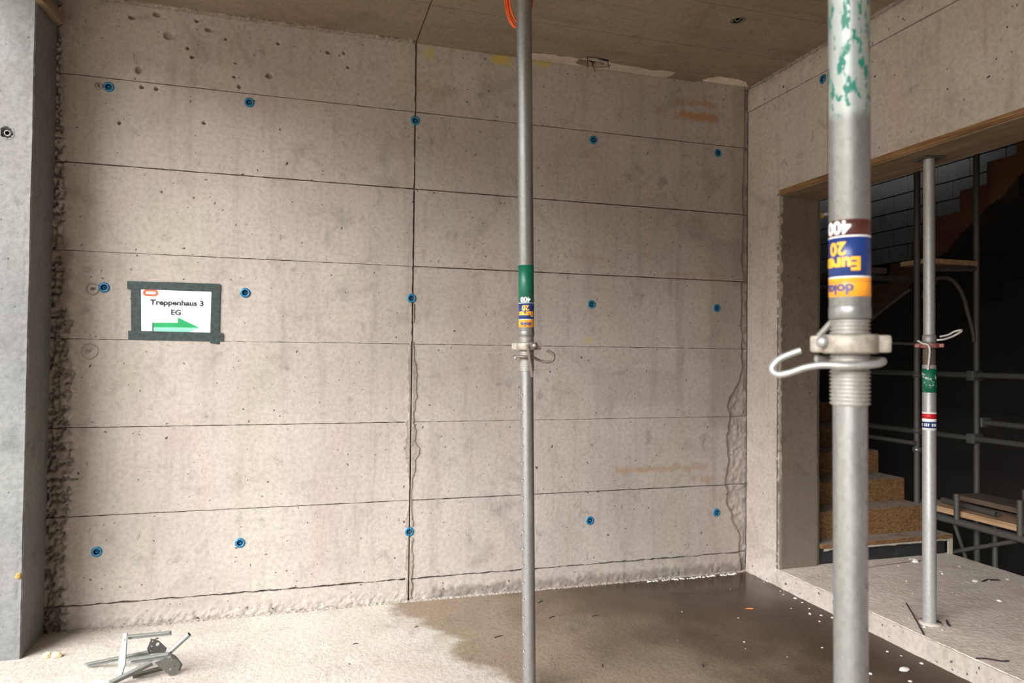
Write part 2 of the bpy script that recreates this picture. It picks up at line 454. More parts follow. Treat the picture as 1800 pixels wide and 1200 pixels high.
M['cable'] = plain('orange_cable', (0.75, 0.11, 0.015), 0.45, 0, 0.15)
M['foam'] = plain('pale_foam', (0.58, 0.47, 0.29), 0.8, 0, 0.2, 60, 0.5)
M['foam_dark'] = plain('aged_foam', (0.46, 0.25, 0.06), 0.8, 0, 0.3, 60, 0.5)
M['chip'] = plain('white_plaster', (0.78, 0.74, 0.67), 0.8, 0, 0.15, 60, 0.3)
M['tan_chip'] = plain('tan_mortar', (0.42, 0.36, 0.30), 0.9, 0, 0.3, 60, 0.4)
M['twig'] = plain('dark_twig', (0.03, 0.024, 0.02), 0.8, 0, 0.3)
M['straw'] = plain('orange_straw', (0.55, 0.22, 0.07), 0.7, 0, 0.2)
M['bitumen'] = plain('dark_riser', (0.022, 0.022, 0.022), 0.7, 0, 0.4, 12, 0.4)
M['white_metal'] = plain('white_sheet_metal', (0.6, 0.6, 0.6), 0.4, 0.2, 0.05)


def wood(name, a, b, axis, sc=1.0, rough=0.75):
    t = NT(name)
    s = [26.0, 26.0, 26.0]; s[axis] = 1.6
    g = t.noise(t.vec(tuple(x * sc for x in s)), 1.2, 6, 0.65, 0.6)
    k = t.noise(t.vec((1, 1, 1)), 2.2, 4)
    c = t.mix(t.ramp(g, 0.3, 0.72), a, b)
    c = t.mix(t.ramp(k, 0.5, 0.75, 0, 0.5), c, tuple(x * 0.55 for x in a))
    t.bump(g, 0.3, 0.004)
    return t.out(c, rough)


M['lintel_wood'] = wood('lintel_board', (0.15, 0.095, 0.05), (0.27, 0.19, 0.115), 1)
M['lintel_edge'] = wood('lintel_edge_board', (0.11, 0.05, 0.016), (0.27, 0.145, 0.055), 1, 1.6)
M['plank'] = wood('scaffold_plank', (0.10, 0.065, 0.042), (0.19, 0.13, 0.09), 1)
M['plank_light'] = wood('split_plank', (0.36, 0.20, 0.10), (0.62, 0.40, 0.22), 1)
M['batten'] = wood('old_batten', (0.16, 0.105, 0.06), (0.28, 0.2, 0.13), 1)


def osb(name, a, b, dust=None):
    t = NT(name)
    v = t.voro(t.vec((1, 2.2, 2.4)), 55)
    fl = t.sep(v.outputs['Color'])[1]
    g = t.noise(t.vec((30, 8, 30)), 2.0, 4)
    c = t.mix(fl, a, b)
    c = t.mix(t.ramp(g, 0.55, 0.75, 0, 0.5), c, tuple(x * 0.4 for x in a))
    if dust:
        nrm = t.n('ShaderNodeNewGeometry').outputs['Normal']
        up = t.ramp(t.sep(nrm)[2], 0.6, 0.9)
        dn = t.ramp(t.noise(t.vec((1, 1, 1)), 9, 5, 0.65), 0.32, 0.55, 0.25, 0.95)
        c = t.mix(t.math('MULTIPLY', up, dn), c, dust)
    t.bump(fl, 0.35, 0.004)
    return t.out(c, 0.8)


M['osb'] = osb('strand_board', (0.11, 0.05, 0.016), (0.26, 0.135, 0.05), (0.31, 0.255, 0.205))
M['osb_dark'] = osb('dark_strand_board', (0.07, 0.028, 0.012), (0.15, 0.065, 0.028))
exec_after = []

# ------------------------------------------------------------------ the shell: back wall
PITS = [(-3.957, 3.434, 22), (-4.113, 3.208, 18), (-4.023, 3.549, 15), (-4.154, 3.512, 13), (-3.808, 3.543, 9), (-3.742, 3.499, 15), (-3.855, 3.374, 10), (-3.829, 3.323, 11),
        (-3.394, 3.265, 16), (-3.565, 3.178, 13), (-3.348, 3.471, 10), (-3.051, 3.455, 9), (-2.954, 3.464, 9), (-3.595, 3.233, 8), (-3.646, 3.457, 8), (-4.207, 2.889, 9),
        (-3.757, 2.937, 9), (-4.095, 3.111, 9), (-4.018, 3.11, 9), (-2.928, 3.378, 8)]


def back_relief(X, Z):
    d = 0.0025 * (fbm(X * 3, Z * 3, 5, 3) - 0.5)
    # honeycombed strip beside the column
    lim = -4.53 + np.where(Z < 1.75, 0.03 + 0.10 * fbm(Z * 5, Z * 0 + 4, 11, 3), 0.02 + 0.04 * fbm(Z * 5, Z * 0 + 4, 11, 3)) * sstep(3.6, 2.2, Z + 0 * X) \
        + 0.012 * sstep(1.95, 1.5, Z)
    m = sstep(0.025, -0.01, X - lim - 0.02 * (fbm(X * 40, Z * 40, 31, 2) - 0.5))
    rid = np.abs(fbm(X * 34, Z * 24, 21, 4) - 0.5) * 2
    d = d - m * (0.004 + 0.045 * (1 - rid) ** 7 - 0.012 * fbm(X * 45, Z * 45, 33, 2))
    # ragged foot
    foot = sstep(0.11, 0.0, Z + 0.09 * (fbm(X * 6, Z * 6, 41, 3) - 0.5))
    d = d + foot * (0.002 + 0.014 * (fbm(X * 40, Z * 40, 43, 3) - 0.5))
    # broken zone beside the inner corner
    lim2 = -0.03 - 0.11 * sstep(0.25, 0.45, Z) * sstep(1.5, 1.15, Z) * (0.6 + 0.8 * fbm(Z * 7, Z * 0, 51, 3)) - 0.035 * fbm(Z * 12, Z * 0 + 2, 52, 2) * sstep(3.6, 2.0, Z)
    m2 = sstep(-0.008, 0.012, X - lim2)
    d = d - m2 * (0.007 + 0.02 * fbm(X * 35, Z * 35, 53, 3))
    for px, pz, r in PITS:
        q = np.sqrt(((X - px) * (1 + 0.25 * math.sin(px * 91))) ** 2 + ((Z - pz) * (1 - 0.2 * math.sin(pz * 77))) ** 2) / (r * 0.001)
        d = d - 0.030 * sstep(1.12, 0.72, q)
    return d


PLUGS = [(-4.266, 3.09), (-3.508, 3.087), (-2.5, 3.084), (-1.255, 3.082), (-0.26, 3.083), (-4.267, 1.937), (-3.511, 1.934), (-2.508, 1.935), (-1.257, 1.935), (-0.262, 1.938),
         (-4.275, 0.437), (-3.515, 0.437), (-2.502, 0.441), (-1.255, 0.441), (-0.254, 0.443)]
b = MB(); b.box((-5.3, 0.035, -0.3), (0.34, 0.3, 3.9))
wall_back = b.build('wall_back', M['back'])
tag(wall_back, 'pale concrete back wall with formwork joints and blue tie plugs', 'wall', kind='structure')
ZJ = [-0.02] + [0.1406 + 0.5 * k for k in range(7)] + [3.62]
GAPL = [0, 0.010, 0.005, 0.0045, 0.0025, 0.003, 0.0065, 0.005, 0]
GAPR = [0, 0.009, 0.006, 0.003, 0.003, 0.0065, 0.0075, 0.005, 0]
for side, (x0, x1, GAP) in enumerate(((-4.62, -2.5055, GAPL), (-2.4945, 0.004, GAPR))):
    for k in range(8):
        z0 = ZJ[k] + GAP[k] / 2; z1 = ZJ[k + 1] - GAP[k + 1] / 2
        off = 0.0012 * math.sin(k * 2.7 + side * 1.3) - (0.004 if k == 0 else 0)
        hl = [(px - x0, pz - z0, 0.0225) for px, pz in PLUGS if z0 - 0.1 < pz < z1 + 0.1 and x0 - 0.1 < px < x1 + 0.1]
        grid_panel('concrete_panel', (x0, 0, z0), (1, 0, 0), (0, 0, 1), x1 - x0, z1 - z0, 0.0075 if (0 < k < 6 or side) else 0.0048, M['back'], wall_back,
                   disp=lambda u, v, x0=x0, z0=z0, off=off: back_relief(x0 + u, z0 + v) + off,
                   jit=(0.001, 0.005 if side == 0 else 0, 0.0018 if k != 1 else 0.007, 0.0018 if k else 0.006), holes=hl, depth=0.03, seed=k * 3 + side, jfreq=22)


def film(name, parent, mat, pts_fn, z0, z1, n, y, th, seed):
    """thin seeped-grout film on the wall: centre line with two wavering edges"""
    zs = np.linspace(z0, z1, n); L, Rr = pts_fn(zs)
    v = []; f = []
    for i in range(n):
        v += [(L[i], y, zs[i]), (Rr[i], y, zs[i]), (L[i] + 0.003, y - th, zs[i]), (Rr[i] - 0.003, y - th, zs[i])]
    for i in range(n - 1):
        a = i * 4; c = a + 4
        f += [(a + 2, a + 3, c + 3, c + 2), (a, a + 2, c + 2, c), (a + 3, a + 1, c + 1, c + 3)]
    return obj_from(name, v, f, mat, parent)


def seam_edges(zs):
    amp = 0.007 + 0.044 * np.maximum(sstep(1.7, 1.45, zs) * sstep(1.15, 1.25, zs) * 0.5, np.exp(-((zs - 0.98) / 0.17) ** 2)) + 0.016 * sstep(0.65, 0.5, zs)
    return -2.504 - amp * (0.25 + 1.3 * fbm(zs * 22, zs * 0, 61, 3)), -2.496 + amp * (0.25 + 1.1 * fbm(zs * 22, zs * 0 + 7, 62, 3))


zs_gap = ((0.02, 0.405), (0.475, 1.66), (1.78, 1.90))
def seam_left(zs): l, r = seam_edges(zs); return l, zs * 0 - 2.5045
def seam_right(zs): l, r = seam_edges(zs); return zs * 0 - 2.4975, r
for a, c in zs_gap:
    film('grout_seep', wall_back, M['rubble'], seam_left, a, c, int((c - a) * 160), -0.001, 0.0045, 1)
    film('grout_seep', wall_back, M['rubble'], seam_right, a, c, int((c - a) * 160), -0.001, 0.0045, 2)

# dried grout rings round filled tie holes
for cx, cz, r in ((-4.325, 1.927, 0.032), (-4.332, 1.573, 0.042), (-4.318, 3.09, 0.02)):
    pts = []
    for k in range(41):
        a = 2 * math.pi * k / 40; rr = r * (0.86 + 0.3 * float(fbm(np.array(math.cos(a) * 2 + cx * 9), np.array(math.sin(a) * 2), 71, 2)))
        pts.append((cx + rr * math.cos(a), -0.0005, cz + rr * 0.95 * math.sin(a)))
    MB().tube(pts, 0.0028, 6, False).build('grout_ring', M['rubble'], wall_back)
    bb = MB()
    for k in range(5):
        a = random.uniform(0, 6.28); rr = random.uniform(0, r * 0.5)
        bb.lathe([(0.0, -0.004), (0.006, -0.002), (0.007, 0.003)], 7, Matrix.Translation((cx + rr * math.cos(a), 0, cz + rr * math.sin(a))) @ Matrix.Rotation(math.pi / 2, 4, 'X'))
    bb.build('grout_lump', M['rubble'], wall_back)

# crumbled mortar along the foot of the back wall
def crumble(name, parent, mat, A, B_, n, r, seed, seg=7, up=1.0):
    A = Vector(A); B_ = Vector(B_); v = []; f = []; d = (B_ - A); L = d.length; d.normalize(); side = Vector((0, 0, 1)).cross(d)
    for i in range(n):
        c = A + d * (L * i / (n - 1))
        for k in range(seg):
            a = math.pi * k / (seg - 1)
            rr = r * (0.25 + 1.3 * float(fbm(np.array(i * 0.31), np.array(k * 0.9), seed, 3)))
            v.append(c + side * (math.cos(a) * rr) + Vector((0, 0, 1)) * (math.sin(a) * rr * up))
    for i in range(n - 1):
        for k in range(seg - 1):
            f.append((i * seg + k, i * seg + k + 1, (i + 1) * seg + k + 1, (i + 1) * seg + k))
    return obj_from(name, v, f, mat, parent)


crumble('mortar_crumbs', wall_back, M['rubble'], (-4.5, -0.012, -0.004), (0.0, -0.012, -0.004), 900, 0.014, 81, 8, 1.0)

# ------------------------------------------------------------------ side wall with the opening
b = MB(); b.box((0.02, -0.36, 2.75), (0.33, 0.3, 3.9)); b.box((0.02, -8.4, 2.75), (0.345, -0.36, 3.9)); b.box((0.02, -0.345, -0.3), (0.335, 0.3, 2.75)); b.box((0.02, -8.4, -0.3), (0.345, -2.72, 2.75))
wall_right = b.build('wall_right', M['right'])
tag(wall_right, 'concrete side wall with a wide opening to the dark stairwell', 'wall', kind='structure')


def side_relief(Y, Z):
    d = 0.002 * (fbm(Y * 3, Z * 3, 95, 3) - 0.5)
    edge = sstep(0.05, 0.0, np.abs(Y + 0.36) + 0.02 * (fbm(Z * 25, Y * 10, 96, 3) - 0.5)) * sstep(2.4, 1.2, Z)
    d = d + edge * 0.02 * (fbm(Y * 40, Z * 40, 97, 3) - 0.7)
    top = sstep(3.41, 3.47, Z)
    d = d + top * 0.012 * (vnoise(Y * 16, Z * 2, 98) - 0.5) - 0.01 * sstep(3.53, 3.59, Z + 0.06 * (fbm(Y * 14, Z * 5, 99, 3) - 0.5))
    foot = sstep(0.14, 0.0, Z)
    d = d + foot * (0.01 + 0.02 * (fbm(Y * 20, Z * 20, 94, 3) - 0.5))
    return d


def side(name, ya, yb, z0, z1, jit=(0, 0, 0, 0), res=0.01, off=0.0, holes=()):
    # U runs towards -Y, V up: U x V = -X
    return grid_panel(name, (0, ya, z0), (0, -1, 0), (0, 0, 1), ya - yb, z1 - z0, res, M['right'], wall_right,
                      disp=lambda u, v: side_relief(ya - u, z0 + v) + off, jit=jit, depth=0.03, holes=holes, seed=int(abs(ya * 10 + z0)), jfreq=25)


side('concrete_panel', 0.0, -0.36, -0.02, LINT + 0.04, jit=(0, 0.003, 0, 0), res=0.008)
side('concrete_panel', 0.0, -0.826, LINT + 0.04, 3.41, holes=[(0.787, 3.37 - LINT - 0.04, 0.0225)])
side('concrete_panel', -0.834, -2.72, LINT + 0.04, 3.408, off=0.003, holes=())
side('concrete_panel', 0.0, -2.72, 3.414, 3.64, jit=(0, 0, 0.003, 0), off=0.006)
side('concrete_panel', -2.72, -8.4, -0.02, 3.64, res=0.06)
# jamb: front reveal of the opening, facing the camera
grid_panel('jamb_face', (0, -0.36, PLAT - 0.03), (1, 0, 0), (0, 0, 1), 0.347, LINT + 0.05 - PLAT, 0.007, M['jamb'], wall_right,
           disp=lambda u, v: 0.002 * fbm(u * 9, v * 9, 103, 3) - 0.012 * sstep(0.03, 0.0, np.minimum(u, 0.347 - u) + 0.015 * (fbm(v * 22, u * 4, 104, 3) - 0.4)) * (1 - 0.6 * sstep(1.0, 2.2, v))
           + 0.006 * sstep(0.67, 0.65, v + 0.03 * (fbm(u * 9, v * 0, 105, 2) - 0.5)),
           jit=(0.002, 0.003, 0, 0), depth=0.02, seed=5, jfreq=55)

# ------------------------------------------------------------------ ceiling
b = MB(); b.box((-4.95, -8.4, CEIL + 0.14), (0.34, 0.3, CEIL + 0.34))
ceiling = b.build('ceiling', M['ceiling'])
tag(ceiling, 'brownish concrete ceiling with board joints', 'ceiling', kind='structure')


def ceil_relief(X, Y):
    d = 0.003 * (fbm(X * 2, Y * 2, 111, 3) - 0.5)
    # broken-out socket beside the back wall
    q = np.sqrt(((X + 1.29) / 0.10) ** 2 + ((Y + 0.10) / 0.055) ** 2) + 0.5 * (fbm(X * 22, Y * 22, 112, 3) - 0.5)
    d = d - 0.02 * sstep(1.3, 0.95, q)
    q2 = np.sqrt(((X + 0.24) / 0.20) ** 2 + ((Y + 0.03) / 0.10) ** 2) + 0.35 * (fbm(X * 14, Y * 14, 113, 3) - 0.5)
    d = d - 0.03 * sstep(1.08, 0.95, q2)
    return d


CB = 0
def ceil(x0, x1, y0, y1, z, res, jit=0.0012, holes=()):
    # U = +X, V = -Y : U x V = -Z
    return grid_panel('ceiling_panel', (x0, y1, z), (1, 0, 0), (0, -1, 0), x1 - x0, y1 - y0, res, M['ceiling'], ceiling,
                      disp=lambda u, v: ceil_relief(x0 + u, y1 - v), jit=(jit, jit, jit, jit), depth=0.14, holes=holes, seed=int(abs(x0 * 7 + y0 * 13)), jfreq=20)


YB = [0.02, -0.526, -1.042, -1.56, -2.08, -2.6, -3.12, -3.64, -4.16, -4.7, -5.5, -7.0, -8.4]
for i in range(len(YB) - 1):
    y1 = YB[i] - 0.0018; y0 = YB[i + 1] + 0.0018
    ceil(-4.95, -2.5035, y0, y1, CEIL + 0.006, 0.03 if i < 4 else 0.15)
    ceil(-2.4965, 0.02, y0, y1, CEIL - 0.004, (0.011 if i == 0 else 0.02) if i < 4 else 0.15, holes=[(-0.723 + 2.4965, y1 + 0.916, 0.034)] if i == 1 else ([(-1.29 + 2.4965 + dx, y1 + 0.095 + dy, rr) for dx, dy, rr in ((0, 0, 0.045), (-0.05, 0.01, 0.03), (0.05, -0.008, 0.034), (0.085, 0.006, 0.02))] if i == 0 else ()))
# pale filler round the broken-out hole, then a paler patch in the corner
grid_panel('pale_patch', (-1.76, -0.01, CEIL - 0.006), (1, 0, 0), (0, -1, 0), 1.06, 0.10, 0.012, M['patch'], ceiling, jit=(0.03, 0.03, 0.0, 0.03),
           disp=lambda u, v: 0.004 * fbm(u * 20, v * 20, 121, 3), holes=[(0.47, 0.085, 0.085), (0.40, 0.085, 0.06), (0.54, 0.085, 0.06)], seed=14, jfreq=9)
grid_panel('pale_patch', (-0.40, -0.004, CEIL + 0.012), (1, 0, 0), (0, -1, 0), 0.40, 0.115, 0.01, M['corner_patch'], ceiling, jit=(0.02, 0, 0, 0.02), seed=15, jfreq=12, disp=lambda u, v: 0.004 * fbm(u * 25, v * 25, 122, 3))
for (x, y, dx, dz) in ((-1.355, -0.12, 0.0, -0.06), (-1.30, -0.05, 0.03, -0.05), (-1.22, -0.13, 0.02, -0.05), (-1.27, -0.09, -0.04, -0.03)):
    MB().tube([(x, y, CEIL + 0.03), (x + dx, y - 0.005, CEIL + dz)], 0.003, 6).build('bent_nail', M['twig'], ceiling)
MB().box((-1.42, -0.16, CEIL + 0.035), (-1.16, -0.02, CEIL + 0.05)).build('cavity_shade', M['dark'], ceiling)  # near-black sheet stands in for the shade inside the broken-out hole
# ragged mortar fillets where ceiling and walls meet
crumble('mortar_fillet', ceiling, M['rubble'], (-4.5, -0.006, CEIL + 0.006), (-2.52, -0.006, CEIL + 0.006), 300, 0.018, 131, 8, -1.0)
crumble('mortar_fillet', ceiling, M['rubble'], (-0.006, -0.06, CEIL - 0.003), (-0.006, -2.7, CEIL - 0.003), 360, 0.016, 132, 8, -1.0)
# sunken ceiling box
cb = empty('ceiling_box', (-0.723, -0.916, CEIL - 0.004))
tag(cb, 'round dark junction box sunk into the ceiling above the side wall', 'junction box')
MB().lathe([(0.034, 0.0), (0.0345, -0.004), (0.044, -0.005), (0.047, 0.002)], 24).build('rim', M['dull_wire'], cb)
MB().lathe([(0.034, -0.002), (0.033, 0.03), (0.0, 0.031)], 24).build('cup', M['black'], cb)
MB().tube(catmull([(-0.02, 0, 0.028), (-0.015, 0.01, 0.008), (0.005, 0.012, 0.0), (0.022, -0.004, 0.014)]), 0.004, 7).build('wire_end', M['dull_wire'], cb)

# ------------------------------------------------------------------ floor, landing, column, surroundings
floor = grid_panel('floor', (-7, -8.5, 0), (1, 0, 0), (0, 1, 0), 7.02, 8.54, 0.03, M['floor'], None,
                   disp=lambda u, v: 0.004 * (fbm(u * 2, v * 2, 141, 3) - 0.5) + 0.0035 * (fbm(u * 16, v * 16, 142, 3) - 0.5) * sstep(0.1, 0.6, np.hypot((u - 6.4) * 0.6, v - 8.5)), skirt=False)
tag(floor, 'raw concrete floor, dry and bright at left, wet and dark towards the corner', 'floor', kind='structure')
b = MB(); b.box((-60, -60, -0.5), (-6.98, 40, -0.03)); b.box((-6.98, -60, -0.5), (20, -8.48, -0.03))
tag(b.build('ground', M['outside']), 'bare ground outside the open side of the building', 'ground', kind='structure')

# raised landing slab behind the opening: top, ragged front edge
b = MB(); b.box((0.02, -2.8, -0.25), (1.53, -0.30, PLAT - 0.03))
landing = b.build('floor_landing', M['landing'])
tag(landing, 'raised dusty concrete landing one low step above the floor, before the stairs', 'landing', kind='structure')
grid_panel('slab_top', (0.0, -2.8, PLAT), (1, 0, 0), (0, 1, 0), 1.53, 2.5, 0.012, M['landing'], landing,
           disp=lambda u, v: 0.004 * (fbm(u * 5, v * 5, 151, 3) - 0.5) + 0.0025 * (fbm(u * 50, v * 50, 152, 3) - 0.5), jit=(0.005, 0.008, 0, 0), depth=0.02, seed=21, jfreq=12)
grid_panel('kerb_face', (-0.008, -0.35, -0.02), (0, -1, 0), (0, 0, 1), 2.4, PLAT + 0.016, 0.01, M['right'], landing,
           disp=lambda u, v: 0.006 * (fbm(u * 8, v * 8, 153, 3) - 0.4) + 0.012 * sstep(0.05, 0.0, v + 0.03 * (fbm(u * 7, v * 0, 154, 3) - 0.5)) * fbm(u * 25, v * 25, 155, 3), jit=(0, 0, 0, 0.003), depth=0.02, seed=22)

b = MB(); b.box((-4.95, -8.6, -0.2), (0.34, -8.4, 3.9))
tag(b.build('wall_front', M['right']), 'concrete wall closing the room behind the camera', 'wall', kind='structure')

# column / return at the left
b = MB(); b.box((-5.3, -0.31, -0.2), (-4.555, 0.03, CEIL + 0.34))
wall_left = b.build('wall_left', M['column'])
tag(wall_left, 'grey concrete column standing proud of the back wall at the left edge', 'column', kind='structure')
grid_panel('front_face', (-5.3, -0.334, -0.02), (1, 0, 0), (0, 0, 1), 0.77, CEIL + 0.04, 0.012, M['column'], wall_left,
           disp=lambda u, v: 0.002 * (fbm(u * 4, v * 4, 161, 3) - 0.5) - 0.006 * sstep(0.755, 0.768, u + 0.006 * fbm(v * 18, u * 0, 162, 3)), jit=(0, 0.0025, 0, 0), depth=0.03,
           holes=[(-4.646 + 5.3, 2.688 + 0.02, 0.031)], seed=31)
grid_panel('side_face', (-4.53, -0.334, -0.02), (0, 1, 0), (0, 0, 1), 0.345, CEIL + 0.04, 0.012, M['column'], wall_left,
           disp=lambda u, v: 0.003 * (fbm(u * 6, v * 3, 163, 3) - 0.5) - 0.004 * sstep(0.012, 0.0, u), jit=(0.0025, 0, 0, 0), depth=0.03, seed=32)
hs = empty('tie_sleeve', (-4.646, -0.334, 2.688), (math.pi / 2, 0, 0))
tag(hs, 'grey tie sleeve with a dark bore in the left concrete column', 'tie sleeve')
MB().lathe([(0.036, 0.0005), (0.034, 0.002), (0.031, -0.002), (0.026, -0.022), (0.016, -0.024)], 28).build('cone_recess', M['column'], hs)
MB().lathe([(0.016, -0.024), (0.016, -0.008), (0.012, -0.006), (0.0105, -0.009), (0.0105, -0.022)], 24).build('sleeve_ring', M['galv'], hs)
MB().lathe([(0.0107, -0.0215), (0.0, -0.0215)], 16).build('bore', M['black'], hs)

# ------------------------------------------------------------------ stairwell shell
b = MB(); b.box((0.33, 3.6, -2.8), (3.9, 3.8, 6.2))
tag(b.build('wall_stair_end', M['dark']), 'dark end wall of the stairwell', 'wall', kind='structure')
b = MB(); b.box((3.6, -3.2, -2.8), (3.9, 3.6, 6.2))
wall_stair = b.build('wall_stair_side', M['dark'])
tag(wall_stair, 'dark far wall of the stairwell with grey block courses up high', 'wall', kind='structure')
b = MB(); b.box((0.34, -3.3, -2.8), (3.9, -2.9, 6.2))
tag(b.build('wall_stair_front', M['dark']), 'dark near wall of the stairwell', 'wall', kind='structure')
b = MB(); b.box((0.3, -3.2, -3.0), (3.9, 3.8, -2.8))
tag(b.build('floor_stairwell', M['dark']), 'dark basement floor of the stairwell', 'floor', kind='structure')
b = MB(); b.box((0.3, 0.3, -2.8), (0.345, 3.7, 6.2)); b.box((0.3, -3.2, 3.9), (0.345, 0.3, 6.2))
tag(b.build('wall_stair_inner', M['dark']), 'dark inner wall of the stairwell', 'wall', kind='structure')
b = MB(); b.box((0.3, -3.3, 4.7), (2.75, 3.8, 4.9)); b.box((2.75, -3.3, 4.7), (3.9, 0.3, 4.9))  # unseen slab added to keep the stairwell dim; its gap lights the blocks
tag(b.build('ceiling_shading_slab', M['dark']), 'added dark slab shading the stairwell from above, with a gap for light', 'ceiling', kind='structure')
# masonry blocks
bw, bh = 0.40, 0.20
blk = None
for r_ in range(7):
    for c_ in range(9):
        y0 = 0.0 + c_ * bw + (bw / 2 if r_ % 2 else 0); z0 = 2.72 + r_ * bh
        if blk is None:
            blk = MB().box((-0.03, 0.006, 0.006), (0.0, bw - 0.006, bh - 0.006), bev=0.004).build('block', M['block'], wall_stair, loc=(3.6, y0, z0))
        else:
            o = blk.copy(); COL.objects.link(o); o.parent = wall_stair; o.location = (3.6, y0, z0)

# lintel formwork boards
lint = empty('lintel_formwork', (0.17, -1.5, LINT))
tag(lint, 'brown formwork board under the concrete lintel of the opening', 'formwork board')
YO = 1.5
MB().box((-0.165, -2.70 + YO, 0.0), (0.18, -0.365 + YO, 0.03)).build('soffit_board', M['lintel_wood'], lint)
MB().box((-0.174, -2.70 + YO, 0.006), (-0.166, -0.368 + YO, 0.04)).build('edge_strip', M['lintel_edge'], lint)

# ------------------------------------------------------------------ blue tie plugs
PL_LABEL = [
    'blue tie plug high on the wall, nearest the left column in the top row', 'blue tie plug high on the wall above the sign, second from the column',
    'blue tie plug at the top of the vertical wall joint', 'blue tie plug in the top row right of the middle prop', 'blue tie plug in the top row below the orange stains near the corner',
    'blue tie plug just left of the paper sign', 'blue tie plug just right of the paper sign', 'blue tie plug on the vertical joint at sign height',
    'blue tie plug at mid height right of the middle prop', 'blue tie plug at mid height beside the inner corner',
    'blue tie plug low on the wall above the steel tripod head', 'blue tie plug low on the wall between tripod head and vertical joint', 'blue tie plug on the vertical joint near the floor',
    'blue tie plug low on the wall right of the middle prop', 'blue tie plug low on the wall beside the inner corner']


def tie_plug(loc, rot, label, first=[None]):
    if first[0] is None:
        p = empty('tie_plug', loc, rot)
        MB().lathe([(0.0155, 0.0018), (0.0165, 0.0035), (0.027, 0.0030), (0.0295, 0.0), (0.0295, -0.008)], 28).build('flange', M['plug'], p)
        MB().lathe([(0.0158, 0.003), (0.014, -0.01), (0.008, -0.018), (0.0, -0.018)], 24).build('socket', M['plug_in'], p)
        rb = MB()
        for k in range(8):
            rb.box((0.0175, -0.0012, 0.0030), (0.0245, 0.0012, 0.0046), Matrix.Rotation(k * math.pi / 4 + 0.2, 4, 'Z'))
        rb.lathe([(0.0075, -0.016), (0.0085, -0.006), (0.0065, -0.006), (0.006, -0.016)], 14)
        rb.build('web', M['plug_rib'], p)
        first[0] = p
    else:
        src = first[0]; p = src.copy(); COL.objects.link(p); p.location = loc; p.rotation_euler = rot
        for ch in src.children:
            c = ch.copy(); COL.objects.link(c); c.parent = p
    tag(p, label, 'tie plug', 'blue plugs in the formwork tie holes')
    return p


for i, (px, pz) in enumerate(PLUGS):
    tie_plug((px, -0.001, pz), (math.pi / 2, random.uniform(0, 0.7), 0), PL_LABEL[i])
tie_plug((-0.003, -0.787, 3.37), (math.pi / 2, 0.3, -math.pi / 2), 'blue tie plug on the side wall above the opening')


# ------------------------------------------------------------------ lettering
def text_mesh(body, size, bold=0.0, align='CENTER', sx=1.0):
    cu = bpy.data.curves.new('lettering', 'FONT'); cu.body = body; cu.size = size; cu.align_x = align; cu.offset = bold; cu.resolution_u = 3
    ob = bpy.data.objects.new('lettering', cu); COL.objects.link(ob)
    dg = bpy.context.evaluated_depsgraph_get(); dg.update()
    me = bpy.data.meshes.new_from_object(ob.evaluated_get(dg))
    bpy.data.objects.remove(ob, do_unlink=True); bpy.data.curves.remove(cu)
    bm = bmesh.new(); bm.from_mesh(me); bpy.data.meshes.remove(me)
    for v in bm.verts: v.co.x *= sx
    return bm


def wrap_text(name, body, size, r, zc, ang, mat, parent, bold=0.0, sx=1.0):
    """upside-down print wrapped on a tube of radius r, centred at height zc and angle ang (0 = towards the viewer, positive = right)"""
    bm = text_mesh(body, size, bold, sx=sx)
    xs = [v.co.x for v in bm.verts]; ys = [v.co.y for v in bm.verts]; cy = (min(ys) + max(ys)) / 2
    k = min(xs)
    while k < max(xs):
        bmesh.ops.bisect_plane(bm, geom=bm.verts[:] + bm.edges[:] + bm.faces[:], plane_co=(k, 0, 0), plane_no=(1, 0, 0)); k += 0.004
    for v in bm.verts:
        t = ang - v.co.x / r
        v.co = Vector((r * math.sin(t), -r * math.cos(t), zc - (v.co.y - cy)))
    me = bpy.data.meshes.new(name); bm.to_mesh(me); bm.free(); me.materials.append(mat)
    o = bpy.data.objects.new(name, me); COL.objects.link(o); o.parent = parent
    return o


